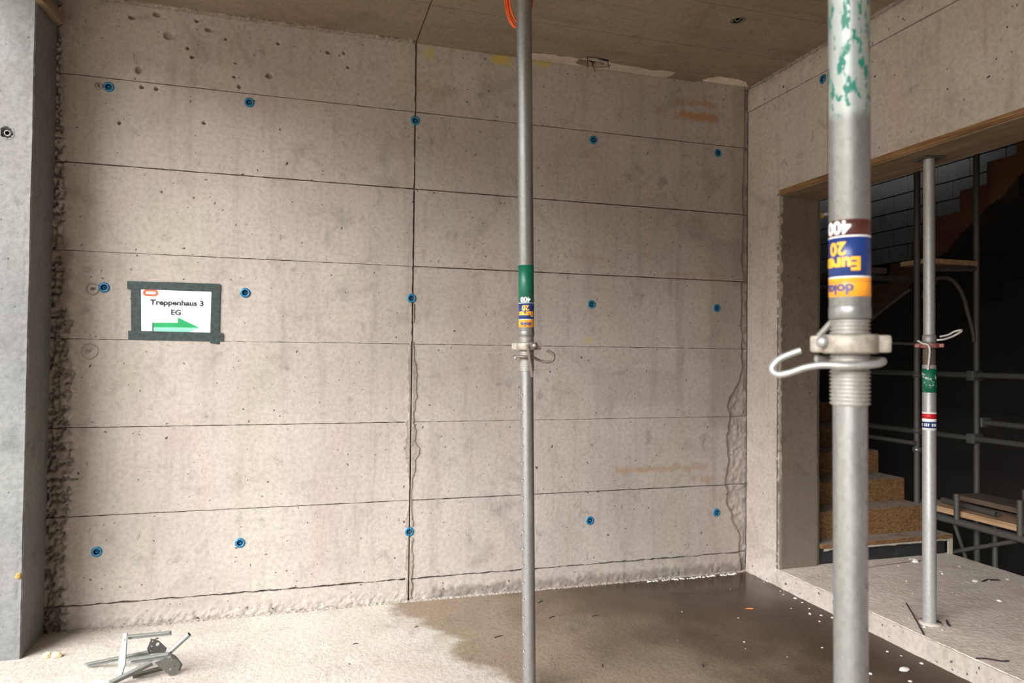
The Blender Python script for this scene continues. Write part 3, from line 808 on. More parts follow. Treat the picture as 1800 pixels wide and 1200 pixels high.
# ------------------------------------------------------------------ steel props
def holed_tube(z0, z1, r, ang, zh, hr, seg=24):
    """tube wall with a vertical row of drilled holes at angle ang (0 = towards -Y, positive towards +X)"""
    d = hr * 1.35 / r
    angs = [ang - d, ang, ang + d]; rest = 2 * math.pi - 2 * d
    angs += [ang + d + rest * k / (seg - 2) for k in range(1, seg - 2)]
    zl = sorted({round(z, 5) for h in zh for z in (h - hr * 1.35, h, h + hr * 1.35)} | {z0, z1}); n = len(angs)
    P = lambda a, z, rr=r: Vector((rr * math.sin(a), -rr * math.cos(a), z))
    v = [P(a, z) for z in zl for a in angs]; f = []
    hz = [round(h, 5) for h in zh]
    skip = set()
    for h in hz:
        j = zl.index(h)
        for jj in (j - 1, j):
            skip |= {(jj, 0), (jj, 1)}
    for j in range(len(zl) - 1):
        for i in range(n):
            if (j, i) in skip: continue
            i2 = (i + 1) % n; f.append((j * n + i, j * n + i2, (j + 1) * n + i2, (j + 1) * n + i))
    for h in hz:
        j = zl.index(h)
        sq = [(j - 1) * n, (j - 1) * n + 1, (j - 1) * n + 2, j * n + 2, (j + 1) * n + 2, (j + 1) * n + 1, (j + 1) * n, j * n]
        b0 = len(v)
        tt = [(-1, -1), (0, -1), (1, -1), (1, 0), (1, 1), (0, 1), (-1, 1), (-1, 0)]
        for a, c in tt:
            L = math.hypot(a, c); v.append(P(ang + hr * a / L / r, h + hr * c / L))
        for a, c in tt:
            L = math.hypot(a, c); v.append(P(ang + hr * a / L / r, h + hr * c / L, r - 0.006))
        for k in range(8):
            k2 = (k + 1) % 8
            f.append((sq[k], sq[k2], b0 + k2, b0 + k)); f.append((b0 + k, b0 + k2, b0 + 8 + k2, b0 + 8 + k))
    return v, f


def ridges(z0, z1, r, pitch=0.0074, amp=0.0034):
    pr = [(r - amp, z0)]; z = z0
    while z < z1 - pitch * 0.9:
        pr += [(r - amp, z + pitch * 0.12), (r, z + pitch * 0.38), (r, z + pitch * 0.62), (r - amp, z + pitch * 0.9)]; z += pitch
    pr.append((r - amp, z1)); return pr


def band(r, z0, z1, seg=40): return MB().lathe([(r - 0.001, z0), (r, z0 + 0.0004), (r, z1 - 0.0004), (r - 0.001, z1)], seg)


def prop_root(name, base, axis, rz, label, group=None):
    q = Vector((0, 0, 1)).rotation_difference(Vector(axis).normalized()) @ Quaternion((0, 0, 1), rz)
    return tag(empty(name, base, q), label, 'steel prop', group)


def plate(parent, name, z, mat, s=0.06):
    pm = MB().box((-s, -s, z), (s, s, z + 0.008), bev=0.0015)
    return pm.build(name, mat, parent)


RO, RI = 0.0362, 0.0305


def inverted_prop(base, axis, rz, label, dz, near, top):
    t = prop_root('steel_prop', base, axis, rz, label, 'adjustable steel props')
    plate(t, 'base_plate', 0.0, M['galv'])
    plate(t, 'head_plate', top - 0.008, M['galv'])
    zh = [0.12 + 0.0795 * k for k in range(17)]
    v, f = holed_tube(0.008, 1.53 + dz, RI, -0.88 if not near else 1.2, [round(z, 5) for z in zh], 0.0058)
    it = obj_from('inner_tube', v, f, M['galv'], t, True)
    # outer tube, upper
    MB().lathe([(RO - 0.001, 1.655 + dz), (RO, 1.657 + dz), (RO, top - 0.008)], 40).build('outer_tube', M['galv_near'] if near else M['galv'], t)
    MB().lathe([(RO - 0.0012, 1.653 + dz), (RO + 0.0008, 1.655 + dz), (RO + 0.0008, 1.674 + dz), (RO, 1.676 + dz)], 40).build('weld_collar', M['galv'], t)
    MB().lathe(ridges(1.49 + dz, 1.655 + dz, RO - 0.0006), 36).build('thread', M['thread'], t)
    # stickers
    st = band(RO + 0.0004, 1.8085 + dz, (1.984 if not near else 1.8385) + dz).build('number_band', M['brown'] if near else M['green'], t)
    w1 = band(RO + 0.0005, 1.8055 + dz, 1.8085 + dz).build('white_line', M['ink_white'], t)
    bl = band(RO + 0.0004, 1.7325 + dz, 1.8055 + dz).build('blue_label', M['blue'], t)
    band(RO + 0.0005, 1.7295 + dz, 1.7325 + dz).build('white_line', M['ink_white'], t)
    orl = band(RO + 0.0004, 1.6945 + dz, 1.7295 + dz).build('orange_label', M['orange'], t)
    a = -0.62 if near else -0.12
    rt = RO + 0.0011
    wrap_text('number', '400', 0.033, rt, (1.8235 if near else 1.8225) + dz, a, M['ink_white'], st, 0.0012)
    wrap_text('lettering', '20', 0.034, rt, 1.784 + dz, a, M['ink_orange'], bl, 0.0012)
    wrap_text('lettering', 'Eurex', 0.033, rt, 1.7555 + dz, a + 0.05, M['ink_orange'], bl, 0.0016, 1.05)
    wrap_text('lettering', 'doka', 0.026, rt, 1.7085 + dz, a + 0.05, M['ink_blue'], orl, 0.0012, 1.1)
    band(RO + 0.0008, 1.7215 + dz, 1.7228 + dz).build('rule', M['ink_blue'], orl)
    # cast nut with two lugs
    z = 1.606 + dz
    nb = MB().lathe([(RO - 0.002, -0.018), (0.047, -0.018), (0.050, -0.013), (0.050, 0.013), (0.047, 0.018), (RO - 0.002, 0.018)], 32, Matrix.Translation((0, 0, z)))
    for s_ in (-1, 1):
        nb.box((-0.016 + s_ * 0.052, -0.021, -0.0165), (0.016 + s_ * 0.052, 0.021, 0.0165), Matrix.Translation((0, 0, z)) @ Matrix.Rotation(0.25 * s_, 4, 'Z'), bev=0.006)
    nut = nb.build('nut', M['cast'], t)
    if near:
        MB().lathe([(0.0, 0.012), (0.008, 0.011), (0.011, 0.006), (0.0115, -0.004), (0.0, -0.004)], 16, Matrix.Translation((-0.046, -0.028, z + 0.004)) @ Matrix.Rotation(math.pi / 2, 4, 'X') @ Matrix.Rotation(-0.4, 4, 'Y')).build('pin_head', M['wire'], nut)
        MB().tube([(-0.058, 0.03, z + 0.012), (-0.03, 0.045, z + 0.046)], 0.006, 10).build('pin_tail', M['thread'], nut)
        path = catmull([(-0.060, 0.022, 1.577), (-0.02, 0.050, 1.575), (0.035, 0.045, 1.575), (0.056, 0.010, 1.574), (0.044, -0.032, 1.569), (0.0, -0.052, 1.566), (-0.045, -0.052, 1.567), (-0.075, -0.052, 1.562),
                        (-0.105, -0.052, 1.551), (-0.126, -0.05, 1.548), (-0.135, -0.048, 1.560), (-0.122, -0.046, 1.577), (-0.100, -0.044, 1.588), (-0.084, -0.043, 1.594)])
        MB().tube(path, 0.0066, 12).build('handle', M['wire'], t)
    else:
        path = catmull([(-0.058, -0.012, 1.574), (-0.046, -0.03, 1.572), (-0.01, -0.048, 1.57), (0.03, -0.035, 1.567), (0.058, -0.02, 1.553), (0.088, -0.02, 1.545), (0.115, -0.02, 1.549), (0.127, -0.02, 1.566), (0.122, -0.02, 1.583), (0.105, -0.02, 1.594), (0.092, -0.02, 1.597)])
        MB().tube(path, 0.0068, 10).build('handle', M['dull_wire'], t)
        Mx = Matrix.Translation((0.003, -0.058, 1.625)) @ Matrix.Rotation(-0.14, 4, 'Y')
        MB().box((-0.006, -0.004, -0.15), (0.006, 0.004, 0.002), Mx, bev=0.002).build('wedge_lever', M['dull_wire'], t)
        MB().lathe([(0.0, 0.006), (0.009, 0.005), (0.011, -0.004), (0.0, -0.004)], 14, Matrix.Translation((0.036, -0.046, 1.622)) @ Matrix.Rotation(math.pi / 2, 4, 'X')).build('pin_head', M['thread'], nut)
        MB().lathe([(0.0, 0.01), (0.010, 0.008), (0.012, -0.004), (0.0, -0.004)], 12, Matrix.Translation((-0.05, -0.02, 1.566)) @ Matrix.Rotation(-math.pi / 2, 4, 'Y')).build('handle_knob', M['wire'], t)
    return t


mid_axis = Vector((-2.21 + 2.135, -1.396 + 1.356, 3.2))
inverted_prop((-2.134, -1.3555, 0.001), mid_axis, -0.30, 'grey steel prop with green, blue and orange bands in the middle of the room', 0.013, False, 3.585)
near_axis = Vector((-2.198 + 2.174, -3.427 + 3.409, 1.299))
inverted_prop((-2.156, -3.396, 0.001), near_axis, -0.739, 'nearest thick steel prop with flaking green paint and brown number band', 0.0, True, 3.585)

# third prop, on the landing under the lintel
t = prop_root('steel_prop', (0.178, -1.42, PLAT + 0.001), (0, 0, 1), -0.826, 'thin steel prop with red nut standing on the landing under the lintel', 'adjustable steel props')
H3 = LINT - PLAT - 0.002
B3 = -PLAT
MB().lathe([(0.0, 0.0), (0.062, 0.0), (0.062, 0.007), (0.0, 0.007)], 28).build('base_plate', M['landing'], t)
MB().box((-0.06, -0.06, H3 - 0.008), (0.06, 0.06, H3), Matrix.Rotation(0.6, 4, 'Z'), bev=0.0015).build('head_plate', M['galv_dark'], t)
MB().lathe([(0.0352, 0.006), (0.0352, 1.545 + B3), (0.034, 1.547 + B3)], 32).build('outer_tube', M['galv_pale'], t)
MB().lathe([(0.0298, 1.55 + B3), (0.0298, H3 - 0.008)], 28).build('inner_tube', M['galv_pale'], t)
MB().lathe(ridges(1.545 + B3, 1.64 + B3, 0.034), 28).build('thread', M['dull_wire'], t)
MB().lathe([(0.0345, 1.672 + B3), (0.0355, 1.674 + B3), (0.035, 1.712 + B3), (0.030, 1.716 + B3)], 28).build('sleeve', M['thread'], t)
tg = NT('flaked_green_paint')
fl = tg.ramp(tg.noise(tg.vec((1, 1, 1), tg.oc), 30, 5, 0.6), 0.56, 0.62)
gm = tg.out(tg.mix(fl, (0.0, 0.12, 0.055), (0.55, 0.57, 0.53)), 0.5, 0.0)
band(0.0357, 1.393 + B3, 1.526 + B3).build('green_band', gm, t)
lw = band(0.0356, 1.185 + B3, 1.285 + B3).build('paper_label', M['ink_white'], t)
band(0.0359, 1.248 + B3, 1.276 + B3).build('red_stripe', M['red'], lw)
band(0.0359, 1.197 + B3, 1.232 + B3).build('blue_stripe', M['blue'], lw)
pr = MB()
for k in range(9):
    a = -1.2 + k * 0.27
    if k in (1, 5): continue
    pr.box((-0.003, -0.0007, -0.008), (0.003, 0.0, 0.008), Matrix.Translation((0.0362 * math.sin(a), -0.0362 * math.cos(a), 1.2145 + B3)) @ Matrix.Rotation(a, 4, 'Z'))
pr.build('small_print', M['ink_white'], lw)
z = 1.655 + B3
nb = MB().lathe([(0.033, -0.014), (0.046, -0.014), (0.049, -0.009), (0.049, 0.009), (0.046, 0.014), (0.033, 0.014)], 28, Matrix.Translation((0, 0, z)))
for s_ in (-1, 1):
    nb.box((-0.013 + s_ * 0.058, -0.017, -0.011), (0.013 + s_ * 0.058, 0.017, 0.011), Matrix.Translation((0, 0, z)), bev=0.005)
nb.build('nut', M['red_cast'], t)
MB().tube(catmull([(-0.055, -0.03, z + 0.026), (-0.03, -0.047, z + 0.010), (-0.008, -0.052, z + 0.004), (0.002, -0.053, z - 0.02), (0.000, -0.05, z - 0.07), (-0.006, -0.046, z - 0.135)]), 0.0058, 10).build('handle', M['pale_wire'], t)
MB().tube(catmull([(0.035, -0.03, z + 0.03), (0.07, -0.03, z + 0.034), (0.11, -0.02, z + 0.05), (0.148, -0.01, z + 0.075), (0.150, 0.01, z + 0.085), (0.12, 0.02, z + 0.078), (0.09, 0.03, z + 0.06), (0.05, 0.035, z + 0.05)]), 0.0058, 10).build('handle_loop', M['pale_wire'], t)

# orange cable loops hung on the middle prop
hc = tag(empty('cable_loop', (-2.21, -1.42, 3.2)), 'orange cable loops hanging beside the top of the middle prop', 'cable')
for k, (xo, zo, yo) in enumerate(((-0.088, -0.02, 0.085), (-0.080, -0.03, 0.075), (-0.074, -0.014, 0.08), (-0.066, -0.005, 0.07))):
    pts = [(xo + 0.004, yo, 0.30), (xo - 0.010, yo, 0.12), (xo - 0.004, yo, 0.03), (xo + 0.016, yo, -0.022 + zo * 0.6), (xo + 0.045, yo + 0.004, -0.05 + zo * 0.4), (xo + 0.075, yo + 0.004, -0.03 + zo * 0.4), (xo + 0.10, yo, 0.06), (xo + 0.09, yo, 0.26)]
    MB().tube(catmull([Matrix.Rotation(-0.3, 3, 'Z') @ Vector(p) for p in pts], 7), 0.0042, 8).build('strand', M['cable'], hc)

# ------------------------------------------------------------------ the paper sign
SG = tag(empty('paper_sign', (-3.89, -0.003, 1.81)), 'white paper stairwell sign with green arrow taped to the back wall', 'sign')


def flat(name, pts, y, th, mat, parent):
    """polygon in wall coordinates (x, z) facing the camera, th thick, its back at depth y before the wall"""
    n = len(pts); v = [(x + 3.89, y, z - 1.81) for x, z in pts] + [(x + 3.89, y - th, z - 1.81) for x, z in pts]
    a = sum(pts[i][0] * pts[(i + 1) % n][1] - pts[(i + 1) % n][0] * pts[i][1] for i in range(n))
    fr = tuple(range(n, 2 * n)) if a > 0 else tuple(range(n, 2 * n))[::-1]
    f = [fr] + [(i, (i + 1) % n, n + (i + 1) % n, n + i) if a > 0 else ((i + 1) % n, i, n + i, n + (i + 1) % n) for i in range(n)]
    return obj_from(name, v, f, mat, parent)


def pill(x0, x1, z0, z1, n=6):
    r = min((z1 - z0) / 2, (x1 - x0) / 2) * 0.98; out = []
    for cx, cz, a0 in ((x1 - r, z0 + r, -90), (x1 - r, z1 - r, 0), (x0 + r, z1 - r, 90), (x0 + r, z0 + r, 180)):
        for k in range(n + 1):
            a = math.radians(a0 + 90 * k / n); out.append((cx + r * math.cos(a), cz + r * math.sin(a)))
    return out


pp = flat('paper', [(-4.104, 1.662), (-3.672, 1.660), (-3.672, 1.956), (-4.106, 1.956)], 0, 0.0006, M['paper'], SG)
flat('tape_strip', [(-4.122, 1.655), (-4.0695, 1.66), (-4.078, 1.965), (-4.130, 1.96)], -0.001, 0.0007, M['tape'], SG)
flat('tape_strip', [(-3.702, 1.629), (-3.650, 1.622), (-3.651, 1.975), (-3.699, 1.972)], -0.001, 0.0007, M['tape'], SG)
flat('tape_strip', [(-4.148, 1.933), (-4.0, 1.934), (-3.83, 1.933), (-3.649, 1.934), (-3.650, 1.982), (-3.9, 1.981), (-4.149, 1.979)], -0.0018, 0.0007, M['tape'], SG)
flat('tape_strip', [(-4.137, 1.643), (-3.9, 1.641), (-3.628, 1.639), (-3.630, 1.690), (-3.85, 1.692), (-4.138, 1.693)], -0.0018, 0.0007, M['tape'], SG)
lg = flat('logo', pill(-4.066, -3.985, 1.895, 1.9345), -0.0008, 0.0003, M['logo'], SG)
flat('logo_field', pill(-4.051, -3.998, 1.9075, 1.9225), -0.0012, 0.0003, M['paper'], lg)
for k in range(6):
    flat('logo_print', [(-4.037 + k * 0.0043, 1.912), (-4.0338 + k * 0.0043, 1.912), (-4.0338 + k * 0.0043, 1.9185), (-4.037 + k * 0.0043, 1.9185)], -0.0016, 0.0002, M['ink_grey'], lg)
flat('arrow_upper', [(-4.010, 1.716), (-3.76, 1.718), (-3.878, 1.776), (-3.879, 1.745), (-4.010, 1.742)], -0.0008, 0.0003, M['arrow_hi'], SG)
flat('arrow_lower', [(-4.006, 1.685), (-3.83, 1.685), (-3.76, 1.718), (-4.006, 1.716)], -0.0008, 0.0003, M['arrow_lo'], SG)
flat('arrow_edge', [(-4.0135, 1.687), (-4.006, 1.687), (-4.006, 1.741), (-4.0135, 1.745)], -0.0009, 0.0004, M['arrow_edge'], SG)
for body, size, cx, bz, w_ in (('Treppenhaus 3', 0.041, -3.884, 1.8475, 0.287), ('EG', 0.041, -3.889, 1.7915, 0.053)):
    bm = text_mesh(body, size, 0.0016)
    xs = [v.co.x for v in bm.verts]; k = w_ / (max(xs) - min(xs)); mx = (max(xs) + min(xs)) / 2
    for v in bm.verts: v.co = Vector(((v.co.x - mx) * k + cx + 3.89, -0.0012, v.co.y + bz - 1.81))
    me = bpy.data.meshes.new('lettering'); bm.to_mesh(me); bm.free(); me.materials.append(M['ink_black'])
    o = bpy.data.objects.new('lettering', me); COL.objects.link(o); o.parent = SG

# ------------------------------------------------------------------ stairs
ST = tag(empty('staircase', (0.9, -0.36, PLAT)), 'strand board clad stairs climbing into the dark behind the landing', 'staircase')
def sbox(name, lo, hi, mat, parent, bev=0.003):
    o_ = (0.9, -0.36, PLAT)
    return MB().box([a - c for a, c in zip(lo, o_)], [a - c for a, c in zip(hi, o_)], bev=bev).build(name, mat, parent)
ys = [-0.36, -0.225, -0.012, 0.252] + [0.252 + 0.27 * k for k in range(1, 8)]
zt = [0.264, 0.452, 0.626, 0.81] + [0.81 + 0.18 * k for k in range(1, 8)]
for k in range(len(ys)):
    yf = ys[k]; yb = ys[k + 1] + 0.03 if k + 1 < len(ys) else ys[k] + 0.9
    z0 = zt[k - 1] if k else PLAT
    xr = 1.545 if k == 0 else 1.455
    if k == 0:
        stp = sbox('step', (0.352, yf + 0.02, z0 - 0.003), (1.50, yb, zt[k] - 0.030), M['bitumen'], ST)
        sbox('tread_board', (0.352, yf - 0.012, zt[k] - 0.030), (xr, yb - 0.02, zt[k]), M['osb'], stp)
        v = [(0.37 - 0.9 + 1.17 * i / 30, -0.0135 + 0.0, zt[0] - 0.03 - PLAT) for i in range(31)]
        v += [(p[0], p[1] + 0.004, p[2] - 0.006 - 0.016 * float(fbm(np.array(i * 0.5), np.array(0.0), 171, 3))) for i, p in enumerate(v)]
        obj_from('torn_paper', v, [(i, i + 1, 32 + i, 31 + i) for i in range(30)], M['patch'], stp)
        sbox('end_flap', (1.50, yf - 0.01, z0), (1.545, yf + 0.0, zt[k] - 0.034), M['patch'], stp)
    else:
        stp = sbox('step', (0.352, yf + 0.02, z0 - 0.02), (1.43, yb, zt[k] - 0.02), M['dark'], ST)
        sbox('riser_board', (0.352, yf, z0), (xr, yf + 0.018, zt[k] - 0.012), M['osb'], stp)
        sbox('tread_board', (0.352, yf, zt[k] - 0.012), (xr, yb - 0.03, zt[k] + 0.004), M['osb'], stp)

# upper flight on the far side: strand board stringer with a stepped top edge, dark soffit
UF = tag(empty('upper_flight', (3.0, 0.5, 2.4)), 'upper stair flight with a stepped side of brown strand board, seen from below', 'stair flight')
UO = Vector((3.0, 0.5, 2.4))
zl = lambda y: 2.925 - 0.72 * y
for k in range(-6, 8):
    y0 = 0.05 + k * 0.26; y1 = y0 + 0.258; top = zl(y0) + 0.19
    wob = [0.012 * math.sin(k * 3.1 + j) for j in range(4)]
    pts = [(y0, zl(y0) + wob[0]), (y0 + 0.13, zl(y0 + 0.13) - 0.03 + wob[1]), (y1, zl(y1) + wob[0]), (y1, top), (y0, top)]
    MB().prism(pts, 0.02, Matrix(((0, 0, 1, 2.40 - UO.x), (1, 0, 0, -UO.y), (0, 1, 0, -UO.z), (0, 0, 0, 1)))).build('stringer_board', M['osb_dark'], UF)
    MB().box((2.425 - UO.x, y0 - UO.y, zl(y1) + 0.03 - UO.z), (3.56 - UO.x, y1 - UO.y, top - UO.z)).build('step', M['dark'], UF)
q = [(2.42, -1.5, zl(-1.5) + 0.02), (3.56, -1.5, zl(-1.5) + 0.02), (3.56, 2.1, zl(2.1) + 0.02), (2.42, 2.1, zl(2.1) + 0.02)]
v = [Vector(p) - UO for p in q] + [Vector(p) - UO + Vector((0, 0, 0.12)) for p in q]
obj_from('soffit', v, [(3, 2, 1, 0), (4, 5, 6, 7), (0, 1, 5, 4), (1, 2, 6, 5), (2, 3, 7, 6), (3, 0, 4, 7)], M['dark'], UF)

# ------------------------------------------------------------------ scaffold in the stairwell
SC = tag(empty('scaffold_tower', (1.9, 0.0, -2.8)), 'dark steel scaffold tower standing in the stairwell behind the landing', 'scaffold')
SO = Vector((1.9, 0.0, -2.8))
def pipe(name, a, c, r, mat, parent, O=SO, seg=12): return MB().tube([Vector(a) - O, Vector(c) - O], r, seg).build(name, mat, parent)
RS = 0.0242
for (x, y) in ((1.62, 0.024), (2.20, -0.02), (1.62, 1.55), (2.20, 1.5)):
    pipe('upright', (x, y, -2.8), (x, y, 3.30), RS, M['galv_dark'], SC)
pipe('transom', (1.64, 0.02, 2.31), (2.20, -0.02, 2.335), 0.02, M['galv_dark'], SC)
pipe('transom', (1.64, 1.55, 2.31), (2.20, 1.5, 2.31), 0.02, M['galv_dark'], SC)
MB().tube(catmull([Vector(p) - SO for p in ((1.66, 0.0, 2.08), (1.70, 0.0, 2.18), (1.80, -0.01, 2.245), (1.95, -0.01, 2.235), (2.06, -0.01, 2.12), (2.12, -0.01, 1.96), (2.17, -0.015, 1.80), (2.175, -0.015, 1.73))]), 0.017, 10).build('arch_brace', M['galv_dark'], SC)
for z_, y1 in ((1.447, -1.3), (0.928, -1.3), (1.06, -1.2)):
    x_ = 2.155 if z_ != 1.06 else 2.25
    pipe('ledger', (x_, 1.6 if z_ != 1.06 else 0.0, z_ + 0.0), (x_, y1, z_ + (0.01 if z_ > 1.4 else 0.0)), RS, M['galv_dark'], SC)
    cp = MB().box((x_ - 0.035 - SO.x, -0.055, z_ - 0.04 - SO.z), (x_ + 0.075 - SO.x, 0.012, z_ + 0.04 - SO.z), bev=0.008)
    cp.build('coupler', M['galv'], SC)
pipe('ledger', (1.575, 1.6, 0.9), (1.575, 0.0, 0.9), 0.018, M['galv_dark'], SC)
pipe('ledger', (1.575, 1.6, 1.78), (1.575, 0.0, 1.70), 0.012, M['galv_dark'], SC)
pipe('diagonal_brace', (1.575, 1.5, 1.35), (1.575, 0.05, 2.15), 0.012, M['galv_dark'], SC)
for z_ in (1.70, 1.45, 1.0, 0.845):
    MB().lathe([(RS, -0.018), (0.034, -0.016), (0.034, 0.016), (RS, 0.018)], 14, Matrix.Translation(Vector((1.62, 0.024, z_)) - SO)).build('coupler', M['galv'] if z_ < 0.9 else M['galv_dark'], SC)
tag(MB().box((1.65, -0.06, 2.358), (2.17, 0.22, 2.396), bev=0.003).build('scaffold_board', M['plank_light']), 'pale board lying across the scaffold transom high in the stairwell', 'board')
tag(MB().box((1.33, 0.26, 2.302), (1.55, 1.9, 2.345), bev=0.003).build('scaffold_board', M['plank']), 'grey board at head height running back left of the scaffold tower', 'board')
MB().box((1.45, 0.40, 2.26), (2.25, 0.44, 2.30)).build('transom', M['galv_dark'], SC).location = -SO

TR = tag(empty('scaffold_trestle', (1.9, -0.6, -2.8)), 'steel trestle frame carrying planks at knee height beside the landing', 'scaffold')
TO = Vector((1.9, -0.6, -2.8))
for x_ in (1.66, 2.36):
    pipe('rail', (x_, 0.15, 0.337), (x_, -1.9, 0.322), 0.027, M['galv_dark'], TR, TO)
for x_, y_ in ((1.66, -0.303), (1.66, -0.80), (2.36, -0.3), (2.36, -0.9)):
    pipe('spigot', (x_, y_, 0.34), (x_, y_, 0.548 if y_ > -0.5 else 0.60), 0.0205, M['galv_dark'], TR, TO)
for y_ in (-0.05, -1.7):
    for x_ in (1.66, 2.36):
        pipe('leg', (x_ + 0.25 if x_ < 2 else x_, y_ if x_ > 2 else y_ - 0.2, -2.8), (x_, y_, 0.335), 0.022, M['galv_dark'], TR, TO)
    pipe('crossbar', (1.66, y_, 0.335), (2.36, y_, 0.335), 0.02, M['galv_dark'], TR, TO)
pipe('brace', (1.69, -0.75, 0.30), (1.73, 0.02, -0.02), 0.016, M['galv_dark'], TR, TO)
pipe('brace', (1.69, -1.05, 0.10), (1.73, -0.28, -0.22), 0.016, M['galv_dark'], TR, TO)
pipe('brace', (1.70, -0.25, 0.30), (1.90, -0.30, -0.3), 0.014, M['galv_dark'], TR, TO)
tag(MB().box((1.70, -1.75, 0.366), (1.92, 0.13, 0.412), bev=0.004).build('plank', M['plank_light']), 'lower pale plank on the trestle nearest the landing', 'plank')
tag(MB().box((2.02, -1.75, 0.366), (2.32, -0.07, 0.412), bev=0.004).build('plank', M['plank']), 'rear brown plank on the trestle beside the scaffold upright', 'plank')
o = MB().box((-0.13, -0.95, 0.0), (0.13, 0.68, 0.04), bev=0.004).build('plank', M['plank'])
o.location = (1.985, -0.75, 0.458); o.rotation_euler = (-0.012, 0.0, -0.06)
tag(o, 'upper brown plank lying on top of the trestle planks', 'plank')
o = MB().tube([(0, -0.22, 0), (0, 0.3, 0)], 0.024, 14, ri=0.02).build('short_pipe', M['galv_dark'])
o.location = (1.80, -0.32, 0.437); o.rotation_euler = (0, 0, -0.12)
tag(o, 'short open steel pipe lying on the trestle planks', 'pipe')
yl = tag(empty('work_lamp', (0.385, -0.30, 2.605)), 'small yellow fixture glimpsed in the dark beside the door jamb', 'lamp')
MB().box((-0.042, -0.03, -0.02), (0.02, 0.03, 0.02), bev=0.006).build('housing', plain('yellow_plastic', (0.75, 0.6, 0.05), 0.5, 0, 0.2), yl)
MB().box((0.0, -0.075, -0.008), (0.03, -0.03, 0.012), bev=0.004).build('bracket', M['white_metal'], yl)

# ------------------------------------------------------------------ steel tripod head on the floor
GD = galv('greenish_galvanised_steel', (0.20, 0.205, 0.185), 0.35, 0.5, (0.13, 0.12, 0.10), 0.5)
TP = tag(empty('prop_tripod_head', (-3.93, -0.66, 0.0)), 'galvanised steel tripod head of bars and plates lying on the bright floor', 'tripod head')
PO = Vector((-3.93, -0.66, 0.0))
EX = Vector((0.958, -0.288, 0.0)); EY = Vector((0.287, 0.958, 0.0))       # along the picture / away from it
def L3(x, y, z): return EX * x + EY * y + Vector((0, 0, z))
def angle_bar(name, a, c, w_, mat=GD, th=0.004, up=Vector((0, 0, 1))):
    """L-profile from a to c"""
    d = (c - a); L = d.length; x = d.normalized(); y = (up - x * up.dot(x)).normalized(); Mx = frame(a, x, y)
    return MB().box((0, -w_, 0), (L, 0, th), Mx).box((0, -th, 0), (L, 0, w_), Mx).build(name, mat, TP)
# long lower bar resting on the floor at the left, passing behind the hinge plate
angle_bar('bar', L3(-0.277, 0.05, 0.026), L3(0.035, 0.05, 0.092), 0.022)
# upper bar
angle_bar('bar', L3(-0.045, 0.0, 0.186), L3(0.165, 0.0, 0.208), 0.022)
# main front bar
angle_bar('bar', L3(-0.012, -0.045, 0.092), L3(0.186, -0.045, 0.126), 0.030)
ZINC = galv('pale_zinc', (0.21, 0.24, 0.21), 0.3, 0.5)
def plate3(pts, hs, mat):
    """steel plate through points (x along, y away, z up), with round holes"""
    P = [L3(*q) for q in pts]; x = (P[2] - P[-1]); y = P[0] - P[-2]; Mx = frame(P[0], x, y); inv = Mx.inverted()
    f2 = lambda q: tuple((inv @ q)[:2])
    return plate_h([f2(q) for q in P], Mx, [(*f2(L3(*h[:3])), h[3]) for h in hs], mat)
# rear plates with holes: pale discs cut through
def plate_h(pts, Mx, hs, mat):
    bm = bmesh.new()
    outer = [bm.verts.new((x, y, 0)) for x, y in pts]
    ed = [bm.edges.new((outer[i], outer[(i + 1) % len(outer)])) for i in range(len(outer))]
    for hx, hy, hr in hs:
        rg = [bm.verts.new((hx + hr * math.cos(a * math.pi / 5), hy + hr * math.sin(a * math.pi / 5), 0)) for a in range(10)]
        ed += [bm.edges.new((rg[i], rg[(i + 1) % 10])) for i in range(10)]
    bmesh.ops.triangle_fill(bm, edges=ed, use_beauty=True)
    g = bmesh.ops.extrude_face_region(bm, geom=bm.faces[:])
    bmesh.ops.translate(bm, verts=[e for e in g['geom'] if isinstance(e, bmesh.types.BMVert)], vec=(0, 0, 0.005))
    bmesh.ops.recalc_face_normals(bm, faces=bm.faces[:])
    bmesh.ops.transform(bm, matrix=Mx, verts=bm.verts[:])
    me = bpy.data.meshes.new('hinge_plate'); bm.to_mesh(me); bm.free(); me.materials.append(mat)
    o = bpy.data.objects.new('hinge_plate', me); COL.objects.link(o); o.parent = TP; return o
plate3([(0.057, 0.016, 0.162), (0.079, 0.046, 0.142), (0.105, 0.08, 0.091), (0.101, 0.073, 0.072), (0.05, 0.005, 0.091), (0.046, 0.0, 0.121)], [(0.077, 0.042, 0.125, 0.009), (0.061, 0.022, 0.147, 0.004), (0.060, 0.019, 0.124, 0.004), (0.057, 0.014, 0.103, 0.003)], GD)
plate3([(0.129, -0.09, 0.092), (0.185, -0.026, 0.103), (0.21, 0.0, 0.05), (0.202, -0.01, 0.002), (0.178, -0.036, 0.006)], [(0.178, -0.035, 0.036, 0.006), (0.192, -0.019, 0.044, 0.0045), (0.192, -0.019, 0.02, 0.0045), (0.182, -0.030, 0.080, 0.004)], GD)
plate3([(0.165, 0.0, 0.100), (0.182, 0.016, 0.080), (0.205, 0.038, 0.03), (0.197, 0.03, 0.003), (0.178, 0.01, 0.003)], [(0.188, 0.02, 0.035, 0.005)], GD)
plate3([(-0.066, 0.0, 0.192), (-0.040, 0.0, 0.197), (-0.012, -0.04, 0.064), (-0.036, -0.075, 0.004), (-0.058, -0.02, 0.06)], [(-0.045, -0.01, 0.165, 0.004)], ZINC)
# round socket tube
MB().tube([L3(0.172, -0.035, 0.115), L3(0.263, -0.02, 0.200)], 0.0115, 16, ri=0.0095).build('socket_tube', GD, TP)
